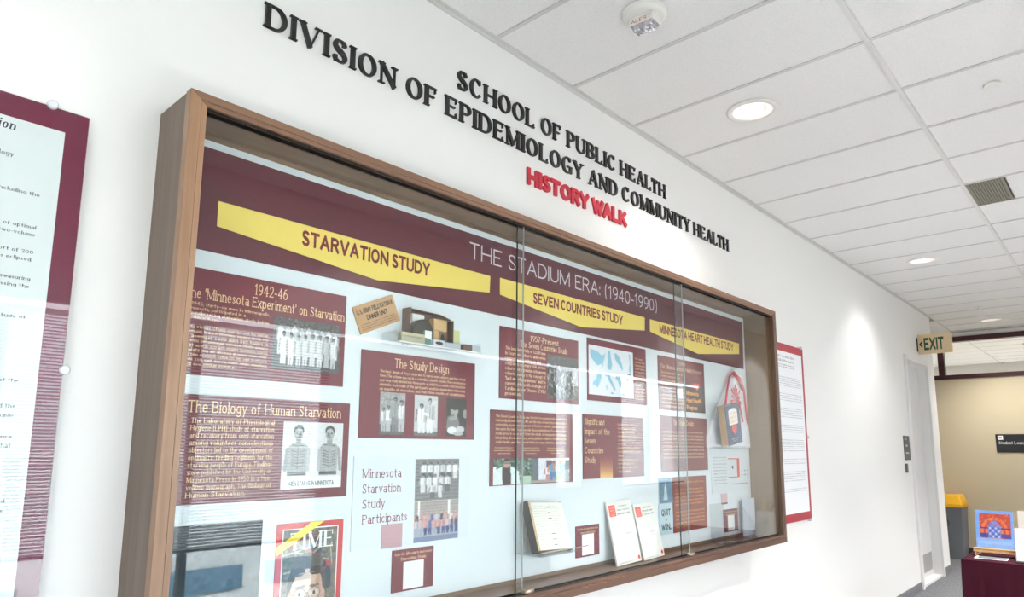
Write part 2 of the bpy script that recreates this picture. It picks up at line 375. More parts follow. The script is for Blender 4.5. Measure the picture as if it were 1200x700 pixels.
def glyph(ch, style, seg):
    """list of quads ((x,y)*4) with the glyph's left at 0; returns quads, advance width"""
    key = (ch, style, seg)
    if key in _cache: return _cache[key]
    st = STYLES[style]; V, H = st['V'], st['H']
    if ch not in G:
        _cache[key] = ([], st['sp']); return _cache[key]
    w0, strokes = G[ch]
    w = max(w0, 0)+V
    X = lambda x: x*(w-V)+V/2
    lo = H/2
    def Y(y):
        top = .68 if ch.islower() and y <= .68 else 1
        if y < 0: return y+lo
        return lo+y/top*(top-2*lo) if top == 1 or y <= .68 else y
    quads = []
    def ribbon(P, W, depth):
        P = np.array(P); n = len(P)
        T = np.gradient(P, axis=0) if n > 2 else np.array([P[1]-P[0]]*2)
        T = T/np.maximum(np.linalg.norm(T, axis=1, keepdims=True), 1e-9)
        if W is None: W = np.sqrt((V*T[:, 1])**2+(H*T[:, 0])**2)
        N = np.stack([-T[:, 1], T[:, 0]], 1)
        A = P+N*(W[:, None]/2); B = P-N*(W[:, None]/2)
        for i in range(n-1): quads.append((depth, [tuple(B[i]), tuple(B[i+1]), tuple(A[i+1]), tuple(A[i])]))
    for di, t in enumerate(strokes):
        a = t.split(); k = a[0]; fl = a[-1] if a[-1] in ('t', 'k', 'b', '+', '-', 'H', 'K') else ''
        nums = [float(q) for q in (a[1:-1] if fl else a[1:])]
        if k == 'l':
            x0, y0, x1, y1 = nums
            P = [(X(x0), Y(y0)), (X(x1), Y(y1))]
            d = np.array(P[1])-np.array(P[0]); L = np.linalg.norm(d); d = d/max(L, 1e-9)
            if fl == 't' and V > H*1.4: W = np.array([H*1.15]*2)
            elif fl == 'k': W = np.array([V*.95]*2)
            elif fl == 'K': W = np.array([.16]*2)
            elif fl == 'H': W = np.array([max(H, .09)]*2)
            else: W = None
            if abs(d[1]) > .9 or abs(d[0]) > .9:      # square ends reach the cap line and the edge
                if abs(d[1]) > .9: e = H/2; 
                else: e = V/2 if V < H*1.6 else V*.4
                P = [tuple(np.array(P[0])-d*e), tuple(np.array(P[1])+d*e)]
            elif abs(d[1]) > .2:
                P = [tuple(np.array(P[0])-d*H/2), tuple(np.array(P[1])+d*H/2)]
            ribbon(P, W, di)
        elif k == 'a':
            cx, cy, rx, ry, a0, a1 = nums
            n = max(3, int(abs(a1-a0)/360*seg*2)+1)
            P = [(X(cx+rx*math.cos(R(v))), Y(cy+ry*math.sin(R(v)))) for v in np.linspace(a0, a1, n)]
            ribbon(P, None, di)
        elif k == 'p':
            pts = np.array(nums).reshape(-1, 2); pts = np.array([(X(x), Y(y)) for x, y in pts]); n = len(pts)
            sub = max(1, seg//6); out = []
            for i in range(n-1):
                p0, p1, p2, p3 = pts[max(i-1, 0)], pts[i], pts[i+1], pts[min(i+2, n-1)]
                for q in range(sub):
                    s_ = q/sub
                    out.append(.5*((2*p1)+(-p0+p2)*s_+(2*p0-5*p1+4*p2-p3)*s_**2+(-p0+3*p1-3*p2+p3)*s_**3))
            out.append(pts[-1]); out = np.array(out)
            T = np.gradient(out, axis=0); T /= np.linalg.norm(T, axis=1, keepdims=True)
            W = np.sqrt((V*T[:, 1])**2+(H*T[:, 0])**2)
            if fl == 'b':
                tt = np.linspace(0, 1, len(out)); W = W+(V*1.0-W)*np.exp(-((tt-.5)/.16)**2)
            ribbon(out, W, di)
        elif k == 's' and st['s']:
            x, y = nums; hw = V/2+st['sw']; yy = y
            cx = X(x); b0 = (0 if y <= 0.001 else (1-st['s'] if y > .9 else y-st['s']))
            if y < 0: b0 = y
            quads.append((di, [(cx-hw, b0), (cx+hw, b0), (cx+hw, b0+st['s']), (cx-hw, b0+st['s'])]))
        elif k == 'c' and st['tick']:
            x, y = nums; cx = X(x); tl = st['tick']; tw = st['s']*1.1
            off = 0 if x > .5 else 0
            y0 = 0 if fl == '+' else 1-tl
            quads.append((di, [(cx-tw/2+off, y0), (cx+tw/2+off, y0), (cx+tw/2+off, y0+tl), (cx-tw/2+off, y0+tl)]))
    _cache[key] = (quads, w)
    return _cache[key]
def text_width(s, style, seg=8):
    st = STYLES[style]; x = 0
    for ch in s: x += glyph(ch, style, seg)[1]+st['gap']
    return x-st['gap']
def text_mb(mb, s, style, x, z, cap, y, width=None, depth=0, xs=1, align='l', seg=8, m=None, shear=0):
    """lettering in the xz plane facing -y: x,z = left end of baseline; width = total length (fits x)"""
    st = STYLES[style]; W = text_width(s, style, seg)
    kx = width/W if width else cap*xs
    if align == 'c': x -= W*kx/2
    if align == 'r': x -= W*kx
    V0 = []; F0 = []
    px = 0
    for ch in s:
        qs, w = glyph(ch, style, seg)
        for (d, q) in qs:
            yy = y-depth-d*2.5e-5
            P = [(x+(px+a+shear*b)*kx, yy, z+b*cap) for a, b in q]
            o = len(V0); V0 += P
            F0.append((o, o+1, o+2, o+3))
            if depth:
                V0 += [(a, y, b) for a, _, b in P]
                for i in range(4):
                    j = (i+1) % 4; F0.append((o+j, o+i, o+4+i, o+4+j))
        px += w+st['gap']
    if m is not None: V0 = [tuple(m @ Vector(v)) for v in V0]
    # keep front faces looking at -y
    mb.add(V0, F0)
    return x+W*kx
def greek(n):
    """stand-in words for print too small to read in the photograph"""
    out = ''
    while len(out) < n:
        out += ''.join(random.choice('nuoemarciset') for _ in range(random.choice((2, 3, 4, 5, 6, 7))))+' '
    return out[:n].strip()
def lines_mb(mb, lines, style, x, z_top, cap, pitch, y, max_w=None, xs=.95, align='l', seg=4, m=None):
    for i, s in enumerate(lines):
        if not s: continue
        W = text_width(s, style, seg)*cap*xs
        wd = min(W, max_w) if max_w else W
        text_mb(mb, s, style, x, z_top-cap-i*pitch, cap, y, width=wd, align=align, seg=seg, m=m)

# ------------------------------------------------------------------ printed pictures: colours painted per cell on a fine grid
class Canvas:
    def __init__(s, w, h, bgc=(.5, .5, .5)):
        s.w, s.h = w, h; s.a = np.zeros((h, w, 3)); s.a[:] = bgc
        s.Y, s.X = np.mgrid[0:h, 0:w]; s.X = (s.X+.5)/w; s.Y = 1-(s.Y+.5)/h
    def put(s, msk, c): s.a[msk] = c; return s
    def ell(s, cx, cy, rx, ry, c): return s.put(((s.X-cx)/rx)**2+((s.Y-cy)/ry)**2 < 1, c)
    def rect(s, x0, y0, x1, y1, c): return s.put((s.X >= x0) & (s.X <= x1) & (s.Y >= y0) & (s.Y <= y1), c)
    def poly(s, pts, c):
        ins = np.zeros(s.X.shape, bool); n = len(pts)
        for i in range(n):
            (xa, ya), (xb, yb) = pts[i], pts[(i+1) % n]
            if ya == yb: continue
            cond = ((ya > s.Y) != (yb > s.Y)) & (s.X < (xb-xa)*(s.Y-ya)/(yb-ya)+xa); ins ^= cond
        return s.put(ins, c)
    def line(s, x0, y0, x1, y1, t, c):
        d = np.array([x1-x0, y1-y0]); L = max(1e-9, d@d)
        k = np.clip(((s.X-x0)*d[0]+(s.Y-y0)*d[1])/L, 0, 1)
        return s.put(np.hypot(s.X-x0-k*d[0], s.Y-y0-k*d[1]) < t, c)
    def noise(s, amt, blk=1):
        h, w = s.h//blk+1, s.w//blk+1
        n = rng.normal(0, amt, (h, w)).repeat(blk, 0).repeat(blk, 1)[:s.h, :s.w]
        s.a = np.clip(s.a+n[:, :, None], 0, 1); return s
    def soft(s, n=1):
        for _ in range(n):
            p_ = np.pad(s.a, ((1, 1), (1, 1), (0, 0)), 'edge')
            s.a = (p_[:-2, 1:-1]+p_[2:, 1:-1]+p_[1:-1, :-2]+p_[1:-1, 2:]+2*p_[1:-1, 1:-1])/6
        return s
    def person(s, cx, y0, h, shirt, skin=(.75, .72, .7), legs=None, hair=(.12, .12, .12), asp=1.0):
        w = h*.15*asp; shirt = np.array(shirt)*1.0
        legs = legs or shirt
        s.poly([(cx-w*.8, y0), (cx-w*.08, y0), (cx, y0+h*.3), (cx+w*.08, y0), (cx+w*.8, y0), (cx+w*.9, y0+h*.5), (cx-w*.9, y0+h*.5)], legs)
        s.poly([(cx-w*.9, y0+h*.42), (cx+w*.9, y0+h*.42), (cx+w*1.15, y0+h*.8), (cx+w*.4, y0+h*.86), (cx-w*.4, y0+h*.86), (cx-w*1.15, y0+h*.8)], shirt)
        s.line(cx, y0+h*.78, cx, y0+h*.45, w*.06, shirt*.72); s.line(cx+w*.75, y0+h*.76, cx+w*.7, y0+h*.42, w*.22, shirt*.8)
        s.ell(cx, y0+h*.845, w*.25, h*.03, np.array(skin)*.8)
        s.line(cx-w*1.1, y0+h*.78, cx-w*1.3, y0+h*.42, w*.22, skin); s.line(cx+w*1.1, y0+h*.78, cx+w*1.3, y0+h*.42, w*.22, skin)
        s.ell(cx, y0+h*.945, w*.5, h*.07, hair); s.ell(cx, y0+h*.915, w*.42, h*.062, skin); s.ell(cx+w*.2, y0+h*.91, w*.2, h*.05, np.array(skin)*.75); s.line(cx-w*.25, y0+h*.925, cx+w*.25, y0+h*.925, h*.007, np.array(skin)*.4)
        return s
def photo(cv, x0, x1, z0, z1, y, parent, name='photo_print', m=None, label=None):
    cv.soft(1)
    h, w = cv.h, cv.w
    xs = np.linspace(x0, x1, w+1); zs = np.linspace(z1, z0, h+1)
    XX, ZZ = np.meshgrid(xs, zs)
    V = np.stack([XX.ravel(), np.full(XX.size, y), ZZ.ravel()], 1)
    if m is not None:
        A = np.array(m); V = V @ A[:3, :3].T+A[:3, 3]
    i, j = np.mgrid[0:h, 0:w]; a = (i*(w+1)+j).ravel()
    F = np.stack([a+w+1, a+w+2, a+1, a], 1)
    me = bpy.data.meshes.new(name)
    me.vertices.add(len(V)); me.vertices.foreach_set('co', V.ravel())
    me.loops.add(len(F)*4); me.loops.foreach_set('vertex_index', F.ravel())
    me.polygons.add(len(F)); me.polygons.foreach_set('loop_start', np.arange(len(F))*4)
    me.update(calc_edges=True)
    at = me.color_attributes.new('ink', 'FLOAT_COLOR', 'CORNER')
    c = np.clip(cv.a, 0, 1)**2.2; c = np.concatenate([c, np.ones((h, w, 1))], 2).reshape(-1, 4).repeat(4, 0)
    at.data.foreach_set('color', c.ravel())
    me.materials.append(PRINT)
    o = bpy.data.objects.new(name, me); C.objects.link(o)
    if parent is not None: attach(o, parent)
    if label: o['label'] = label
    return o
GR = lambda v: (v, v, v)

# ================================================================== THE SETTING
XL, XR, YW, YO = -5.1, 9.32, 0.0, -3.0       # corridor: left end, wall end, display wall, window wall
XB = 11.2                                     # beige cross wall
# display wall with the door opening
mb = MB()
mb.box(XL, 7.62, 0, .3, 0, CEIL+.25).box(8.76, XR, 0, .3, 0, CEIL+.25).box(7.62, 8.76, 0, .3, 2.86, CEIL+.25).box(XR-.2, XR, .3, 3.4, 0, CEIL+.25)
w = struct('wall_display', mb, wall_paint, 'long white wall that carries the display case and lettering', 'wall')
mb = MB().box(XL, 7.56, -.008, 0, 0, .095); mb.box(8.82, XR+.008, -.008, 0, 0, .095); mb.box(XR, XR+.008, -.008, .3, 0, .095)
struct('baseboard_display', mb, base_grey, 'grey rubber baseboard along the white wall', 'baseboard')
mb = MB().box(XL-.1, 17, YO-.4, 6, -.1, 0)
struct('floor', mb, carpet, 'grey streaked carpet floor of the corridor', 'floor')
# window wall: sill, head and piers around the openings
mb = MB()
SILL, HEAD = .5, 2.578
mb.box(XL, 17, YO, YO-.22, 0, SILL).box(XL, 17, YO, YO-.22, 2.76, CEIL+.25).box(XL, 17, YO, YO-.03, 2.606, 2.76)  # invented slot under the header, sky through it mirrors as a bright line
xs = XL
for (a, b) in WINDOWS:
    mb.box(xs, a, YO, YO-.22, SILL, 2.4).box(xs, a, YO, YO-.03, 2.4, HEAD); xs = b
mb.box(3.62, 4.05, YO, YO-.22, SILL, 1.25).box(4.9, 6.5, YO, YO-.22, SILL, 1.2)
mb.box(xs, 17, YO, YO-.22, SILL, 2.4).box(xs, 17, YO, YO-.03, 2.4, HEAD).box(7, 17, YO, YO-.03, HEAD, 2.606)
struct('wall_window', mb, wall_paint, 'white outer wall of the corridor with windows', 'wall')
struct('wall_left', MB().box(XL, XL-.2, YO-.2, .3, 0, CEIL+.25), wall_paint, 'white wall closing the near end of the corridor', 'wall')
mb = MB().box(XB, XB+.12, -3.0, 3.4, 0, 2.885)
struct('wall_beige', mb, beige_paint, 'beige wall across the end of the corridor', 'wall')
struct('baseboard_beige', MB().box(XB-.01, XB, -3.0, 3.4, 0, .13), base_dark, 'dark baseboard below the beige wall', 'baseboard')
struct('wall_side', MB().box(9.32, 17, 3.4, 3.6, 0, CEIL+.25), wall_paint, 'white wall closing the side corridor', 'wall')
struct('wall_lounge', MB().box(16.8, 17, YO, 3.4, 0, CEIL+.25), wall_paint, 'white far wall seen through the transom', 'wall')
struct('trim_lounge', MB().box(16.76, 16.8, YO, 3.4, 2.5, 2.95), mat('soffit_grey', '#a9abac', .7), 'pale grey band on the far lounge wall', 'trim')

# outside
struct('ground', MB().box(-40, 60, -60, YO-.3, -4.3, -4.2), ground_m, 'paved ground outside the windows', 'ground')
b = thing('building', 'grey office building across the street seen mirrored in the glass', 'building', (5, -16, -4.2))
mesh_obj('facade', MB().box(-25, 35, -24, -16, -4.2, 1.6), bldg, b)
for k in range(24):
    mesh_obj('window', MB().box(-24+k*2.4, -22.2+k*2.4, -16.001, -15.95, -1.95, -1.35), bldg_glass, b)

# window frames, panes and venetian blinds
for i, (a, bb) in enumerate(WINDOWS):
    fr = MB(); SILL = (.5, .5, 1.25, 1.2)[i]
    yf0, yf1 = YO-.16, YO-.11
    fr.box(a, a+.05, yf0, yf1, SILL, HEAD).box(bb-.05, bb, yf0, yf1, SILL, HEAD).box(a+.05, bb-.05, yf0, yf1, SILL, SILL+.05)
    n = int((bb-a)//1.25)
    for k in range(1, n+1): xx = a+(bb-a)*k/(n+1); fr.box(xx-.025, xx+.025, yf0, yf1, SILL+.05, HEAD)
    wnd = struct('window_%d' % (i+1), fr, dark_metal if i < 2 else trim_white, 'aluminium window frame in the outer wall, number %d from the near end' % (i+1), 'window')
    mesh_obj('pane', MB().box(a+.05, bb-.05, YO-.14, YO-.134, SILL+.05, HEAD), WIN_GLASS, wnd)
    mesh_obj('window_sill', MB().box(a+.002, bb-.002, YO+.03, YO-.108, SILL, SILL+.02), trim_white, wnd)
    if i in (1, 3):
        bl = thing('venetian_blind', 'white venetian blind lowered over the outer window %s' % {1: 'opposite the left half of the case', 3: 'added farthest down the corridor for light'}[i], 'blind', ((a+bb)/2, YO-.05, 2.6))
        mesh_obj('head_rail', MB().box(a+.01, bb-.01, YO-.075, YO-.03, 2.535, 2.57), blind_white, bl)
        zb = 1.0 if i == 1 else 1.24; pitch = .022; ns = int((2.535-zb)/pitch)
        me = None; ta = R(28)
        for k in range(ns):
            if me is None:
                q = MB(); hw = .0125
                c_, s_ = math.cos(ta)*hw, math.sin(ta)*hw
                q.box(a+.012, bb-.012, -.0004, .0004, -hw, hw, Matrix.Rotation(R(90)-ta, 4, 'X'))
                o = mesh_obj('slat', q, blind_white, None); me = o.data
            else:
                o = bpy.data.objects.new('slat', me); C.objects.link(o)
            o.parent = bl; o.matrix_parent_inverse = Matrix.Translation(bl.location).inverted(); o.location = (0, YO-.05, zb+.02+k*pitch)
        mesh_obj('bottom_rail', MB().box(a+.012, bb-.012, YO-.065, YO-.035, zb-.005, zb+.012), dark_metal, bl)
        for xx in np.linspace(a+.2, bb-.2, 5): mesh_obj('ladder_cord', MB().box(xx-.0015, xx+.0015, YO-.036, YO-.035, zb, 2.55), trim_white, bl)

# ------------------------------------------------------------------ ceiling: slab, grid and single tiles
SL = .6096; CW = 1.3446; C2 = 1.2192
ce = struct('ceiling', MB().box(XL, 17, YO-.2, 3.6, CEIL+.2, CEIL+.25), grid_paint, 'suspended white ceiling of fissured tiles', 'ceiling')
cols = [(0, CW), (CW, CW+C2), (CW+C2, 3.0)]
holes = {}
for (x, y) in DOWNLIGHTS:
    for ci, (ya, yb) in enumerate(cols):
        if ya <= -y < yb: holes[(math.floor(x/SL), ci)] = (x, y)
tile_me = {}
t2 = .009
def tile_hole_mb(x0, x1, y0, y1, hx, hy, rad, z0, z1):
    q = MB(); n = 40; ring = []; outr = []
    for k in range(n):
        a = 2*PI*k/n; dx, dy = math.cos(a), math.sin(a)
        ring.append((hx+rad*dx, hy+rad*dy))
        ts = []
        if dx > 1e-9: ts.append((x1-hx)/dx)
        if dx < -1e-9: ts.append((x0-hx)/dx)
        if dy > 1e-9: ts.append((y1-hy)/dy)
        if dy < -1e-9: ts.append((y0-hy)/dy)
        t = min(ts); outr.append((hx+t*dx, hy+t*dy))
    # corners: pull nearest ring ends to the corners so the tile stays rectangular
    for (cx_, cy_) in ((x0, y0), (x1, y0), (x1, y1), (x0, y1)):
        j = min(range(n), key=lambda i: (outr[i][0]-cx_)**2+(outr[i][1]-cy_)**2); outr[j] = (cx_, cy_)
    vs = [(p[0], p[1], z0) for p in ring]+[(p[0], p[1], z0) for p in outr]+[(p[0], p[1], z1) for p in ring]+[(p[0], p[1], z1) for p in outr]
    fs = []
    for k in range(n):
        l = (k+1) % n
        fs += [(k, l, n+l, n+k), (2*n+l, 2*n+k, 3*n+k, 3*n+l), (l, k, 2*n+k, 2*n+l), (n+k, n+l, 3*n+l, 3*n+k)]
    return q.add(vs, fs)
VENT = (6, 1)
for k in range(-8, 27):
    for ci, (ya, yb) in enumerate(cols):
        x0, x1 = k*SL+t2, (k+1)*SL-t2
        if x1 > 16.9 or x0 < XL: continue
        y0, y1 = -yb+t2, -ya-t2
        if ci == 0: y1 = -.001
        if ci == 2: y0 = YO+.02
        z0, z1 = CEIL+.0025, CEIL+.015
        if (k, ci) in holes:
            hx, hy = holes[(k, ci)]
            mesh_obj('ceiling_tile', tile_hole_mb(x0, x1, y0, y1, hx, hy, .125, z0, z1), ceil_tile, ce); continue
        if (k, ci) == VENT: y1 = -CW-.26
        if ci not in tile_me or (k, ci) == VENT:
            q = MB().box(0, x1-x0, y0, y1, z0, z1); o = mesh_obj('ceiling_tile', q, ceil_tile, None, 0)
            if (k, ci) != VENT: tile_me[ci] = o.data
        else:
            o = bpy.data.objects.new('ceiling_tile', tile_me[ci]); C.objects.link(o)
        o.parent = ce; o.location = (x0, 0, random.uniform(-.0008, .0006))
for k in range(15, 27):      # tiles over the side corridor beyond the end of the white wall
    for (ya, yb) in ((.0, 1.22), (1.22, 2.44), (2.44, 3.4)):
        if (k)*SL < XR+.02 or (k+1)*SL > 16.9: continue
        o = mesh_obj('ceiling_tile', MB().box(k*SL+t2, (k+1)*SL-t2, ya+t2, yb-t2, CEIL-.001, CEIL+.012), ceil_tile, ce)
for yy in (CW, CW+C2):
    mesh_obj('grid_runner', MB().box(XL, 16.9, -yy-.0115, -yy+.0115, CEIL-.0055, CEIL+.02).box(XL, 16.9, -yy-.017, -yy-.0125, CEIL-.001, CEIL+.003).box(XL, 16.9, -yy+.0125, -yy+.017, CEIL-.001, CEIL+.003), runner_paint, ce)
for k in range(-8, 28):
    mesh_obj('grid_cross_bar', MB().box(k*SL-.0115, k*SL+.0115, YO+.02, (-.0205 if k*SL < XR else 3.38), CEIL-.0025, CEIL+.02), grid_paint, ce)
for yy in (0.0, 1.22, 2.44):
    mesh_obj('grid_runner', MB().box(XR+.02, 16.9, yy-.012, yy+.012, CEIL-.004, CEIL+.02), grid_paint, ce)
struct('trim_1', MB().box(XL, XR, -.02, 0, CEIL-.003, CEIL+.003).box(XL, XR, -.0035, 0, CEIL-.024, CEIL-.003).box(XR, XR+.02, 0, 3.4, CEIL-.003, CEIL+.003), angle_paint, 'pale metal wall angle where ceiling meets white wall', 'trim')

# recessed downlights, and the unseen row added for fill
def downlight(x, y, label):
    t = thing('recessed_downlight', label, 'ceiling light', (x, y, CEIL), 'round recessed downlights')
    tr = MB().lathe([(.112, -.004), (.118, -.009), (.145, -.004), (.147, -.0015), (.112, -.0015)], (x, y, CEIL), 48, caps=False)
    mesh_obj('trim_ring', tr, white_plastic, t, smooth=True)
    q = MB(); n = 48
    prof = [(.112, -.003), (.108, .03), (.1, .06), (.088, .09), (.055, .115)]
    vs = []
    for j, (rr, z) in enumerate(prof):
        for k in range(n):
            a = 2*PI*k/n; r_ = rr*(1+random.choice((-.02, .02, .035, -.035))*(j > 0)*(j < 4)); vs.append((x+r_*math.cos(a), y+r_*math.sin(a), CEIL+z))
    fs = [(j*n+(k+1) % n, j*n+k, (j+1)*n+k, (j+1)*n+(k+1) % n) for j in range(len(prof)-1) for k in range(n)]
    q.add(vs, fs); mesh_obj('reflector', q, mat('fluted_reflector', '#f6f0ee', .25, metal=.3), t)
    mesh_obj('lamp_lens', MB().lathe([(.055, .114), (.055, .118)], (x, y, CEIL), 32), mat('lamp_lens', '#ffffff', .5, emit=('#fff8f2', 5)), t)
    o = lamp('SPOT', 'downlight_beam', (x, y, CEIL-.02), DL_POWER*(3.4 if x > 10 else 1) if y > -1 else DL_POWER*(FLOOD+(14 if 0 < x < 2 else 0)), (1, .975, .95), .06, cone=R(125 if y > -1 else 100), blend=.9)
    return t
DL_POWER, FLOOD = 36, 13
for (x, y), lb in zip(DOWNLIGHTS, (
        'round recessed downlight before the display case, behind the camera',
        'largest round recessed downlight, lit, beside the black lettering',
        'small round recessed downlight further along past the metal vent',
        'far round recessed downlight above the beige cross wall',
        'unseen downlight added for fill behind the camera near the windows',
        'unseen downlight added for fill by the windows opposite the middle of the case',
        'unseen downlight added for fill by the windows opposite the right poster',
        'unseen downlight added for fill by the windows over the cloth table', 'unseen downlight added for fill by the windows before the beige cross wall')):
    downlight(x, y, lb)

# strobe, smoke detector, vent, sprinkler
def strobe():
    cx_, cy_ = .318, -.648
    t = thing('alarm_strobe', 'round white ceiling alarm strobe reading ALERT with a faceted clear lens', 'alarm', (cx_, cy_, CEIL))
    mesh_obj('mounting_plate', MB().lathe([(.0, -.022), (.085, -.022), (.1, -.014), (.105, -.001)], (cx_, cy_, CEIL), 48, caps=False), white_plastic, t, smooth=False)
    mt = Matrix.Translation((cx_, cy_, CEIL)) @ Matrix.Rotation(R(-86), 4, 'Z')
    q = MB().prism([(-.06, -.022), (.06, -.022), (.06, -.06), (-.06, -.06)], 'y', -.04, .04, mt)
    mesh_obj('housing', q, white_plastic, t, .003)
    q = MB()
    pts = []
    nx, ny = 15, 9
    for i in range(nx):
        for j in range(ny):
            uu, vv = i/(nx-1)*2-1, j/(ny-1)*2-1
            edge = max(abs(uu), abs(vv)) > .98
            dz = 0 if edge else .022-.012*max(abs(uu), abs(vv))**3+.006*((i+j) % 2)+random.uniform(-.0045, .0045)
            pts.append(mt @ Vector((uu*.056+(0 if edge else random.uniform(-.002, .002)), vv*.036+(0 if edge else random.uniform(-.002, .002)), -.06-dz)))
    fs = []
    for i in range(nx-1):
        for j in range(ny-1):
            a = i*ny+j; fs += [(a, a+1, a+ny+1), (a, a+ny+1, a+ny)]
    q.add(pts, fs)
    mesh_obj('lens', q, mat('strobe_lens', '#b9b6bb', .12, metal=.75), t)
    q = MB()
    text_mb(q, 'ALERT', 'body', -.05, -.056, .017, -.0405, width=.1, m=mt, seg=8)
    mesh_obj('lettering', q, mat('alert_red', '#b3472f', .6), t)
    mesh_obj('screw', MB().lathe([(.004, -.024), (.004, -.02)], (cx_+.06, cy_+.035, CEIL), 10), dark_metal, t)
strobe()
t = MB().lathe([(0.0, -.018), (.03, -.018), (.04, -.01), (.042, -.001)], (2.10, -1.735, CEIL), 40, caps=False)
o = mesh_obj('smoke_detector', t, white_plastic, None, smooth=False); tag(o, 'small round white disc on the ceiling tile right of the large downlight', 'detector')
v = thing('ceiling_vent', 'perforated grey metal return vent beside the main ceiling runner', 'vent', (3.96, -1.48, CEIL))
vx0, vx1, vy0, vy1 = 6*SL+.012, 7*SL-.012, -CW-.25, -CW-.014
mesh_obj('backing', MB().box(vx0, vx1, vy0, vy1, CEIL+.008, CEIL+.015), dark_metal, v)
mesh_obj('frame', MB().box(vx0, vx1, vy0, vy0+.01, CEIL-.004, CEIL+.008).box(vx0, vx1, vy1-.01, vy1, CEIL-.004, CEIL+.008).box(vx0, vx0+.01, vy0+.01, vy1-.01, CEIL-.004, CEIL+.008).box(vx1-.01, vx1, vy0+.01, vy1-.01, CEIL-.004, CEIL+.008), perf_metal, v)
for k in range(13):
    yy = vy0+.016+k*(vy1-vy0-.032)/12
    mesh_obj('slat', MB().box(vx0+.01, vx1-.01, yy-.006, yy+.006, CEIL-.002, CEIL+.003), perf_metal, v)
o = mesh_obj('sprinkler_head', MB().lathe([(.075, -.001), (.075, -.006), (.05, -.012), (.02, -.014), (.018, -.045), (.03, -.047), (.03, -.052), (0.001, -.052)], (8.96, -.68, CEIL), 24), white_plastic, None, smooth=False)
tag(o, 'small white sprinkler head on the ceiling in front of the transom', 'sprinkler')

# ------------------------------------------------------------------ door in the display wall
d = struct('door_1', MB().box(7.625, 8.755, .10, .145, .012, 2.85), door_white, 'white recessed door at the far end of the white wall', 'door', .002)
mesh_obj('kick_plate', MB().box(7.66, 8.70, .096, .0995, .1, .33), kick_grey, d)
mesh_obj('threshold', MB().box(7.625, 8.755, .0, .099, .0, .03), trim_white, d)
q = MB()
q.box(7.56, 7.62, -.03, .0, 0, 2.86).box(8.76, 8.82, -.03, .0, 0, 2.86).box(7.56, 8.82, -.03, .0, 2.8605, 2.92)
mesh_obj('casing', q, trim_white, d, .003)
q = MB().box(7.76, 7.80, .04, .099, 1.03, 1.06).box(7.72, 7.88, .035, .055, 1.035, 1.055)
mesh_obj('handle', q, chrome, d, .002)

# transom over the beige wall
t = struct('trim_2', MB().box(XB-.02, XB+.12, -3.0, 3.4, 2.886, 2.955).box(XB-.02, XB+.12, -3.0, 3.4, 3.515, 3.60), mullion, 'dark red horizontal rails of the transom above the beige wall', 'trim')
for k in range(4):
    yy = .23-k*1.6+1.6
    mesh_obj('mullion', MB().box(XB-.018, XB+.118, yy-.045, yy+.045, 2.956, 3.514), mullion, t)
mesh_obj('pane', MB().box(XB+.05, XB+.056, -3.0, 3.4, 2.956, 3.514), WIN_GLASS, t)
struct('trim_3', MB().box(XB, XB+.1, -3.0, 3.4, 3.601, CEIL-.005), wall_paint, 'white strip between transom and ceiling', 'trim')
for (x, y) in ((13.4, -.9), (13.4, 1.8), (15.6, -1.2)):
    tl = thing('lounge_light', 'flat ceiling light beyond the transom, %s' % ('nearest to the corridor' if y == -.9 else ('on the side corridor side' if y > 0 else 'deepest in the lounge')), 'ceiling light', (x, y, CEIL))
    mesh_obj('trim_ring', MB().lathe([(.15, -.004), (.17, -.015), (.19, -.003)], (x, y, CEIL), 32, caps=False), perf_metal, tl)
    mesh_obj('lens', MB().lathe([(.15, -.003), (.15, -.008)], (x, y, CEIL), 32), mat('lounge_lens', '#cfcfcf', .5, emit=('#fff8f0', 1.0)), tl)
    lamp('SPOT', 'lounge_beam', (x, y, CEIL-.03), 420, (1, .95, .9), .1, cone=R(150), blend=.5)

# ================================================================== THE DISPLAY CASE
FX0, FX1, FZ0, FZ1 = -1.473, 2.733, 1.053, 2.702      # door frame outside
IX0, IX1, IZ0, IZ1 = -1.424, 2.684, 1.106, 2.664      # opening
case = thing('display_case', 'long walnut wall case with sliding glass fronts holding the history display', 'display case', (.63, 0, 1.05))
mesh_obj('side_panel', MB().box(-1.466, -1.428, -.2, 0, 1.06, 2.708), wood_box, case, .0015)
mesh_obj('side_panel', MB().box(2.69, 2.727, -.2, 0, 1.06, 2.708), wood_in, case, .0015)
mesh_obj('top_panel', MB().box(-1.4278, 2.6898, -.2, 0, 2.69, 2.708), wood_in_h, case, .001)
mesh_obj('bottom_panel', MB().box(-1.4278, 2.6898, -.2, 0, 1.06, 1.096), wood_h, case, .001)
mesh_obj('back_panel', MB().box(-1.4278, 2.6898, -.012, -.001, 1.0962, 2.6898), wood_in_h, case)
q = MB()
q.box(-1.455, -1.43, -.212, -.2, 1.07, 2.695).box(2.69, 2.715, -.212, -.2, 1.07, 2.695).box(-1.43, 2.69, -.212, -.2, 2.672, 2.695).box(-1.43, 2.69, -.212, -.2, 1.07, 1.098)
mesh_obj('shadow_gap_strip', q, wood_in, case)
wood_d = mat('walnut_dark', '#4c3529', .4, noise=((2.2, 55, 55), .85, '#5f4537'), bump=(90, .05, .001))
wood_dv = mat('walnut_dark_vertical', '#4f3a2c', .4, noise=((55, 55, 2.2), .85, '#63493a'), bump=(90, .05, .001))
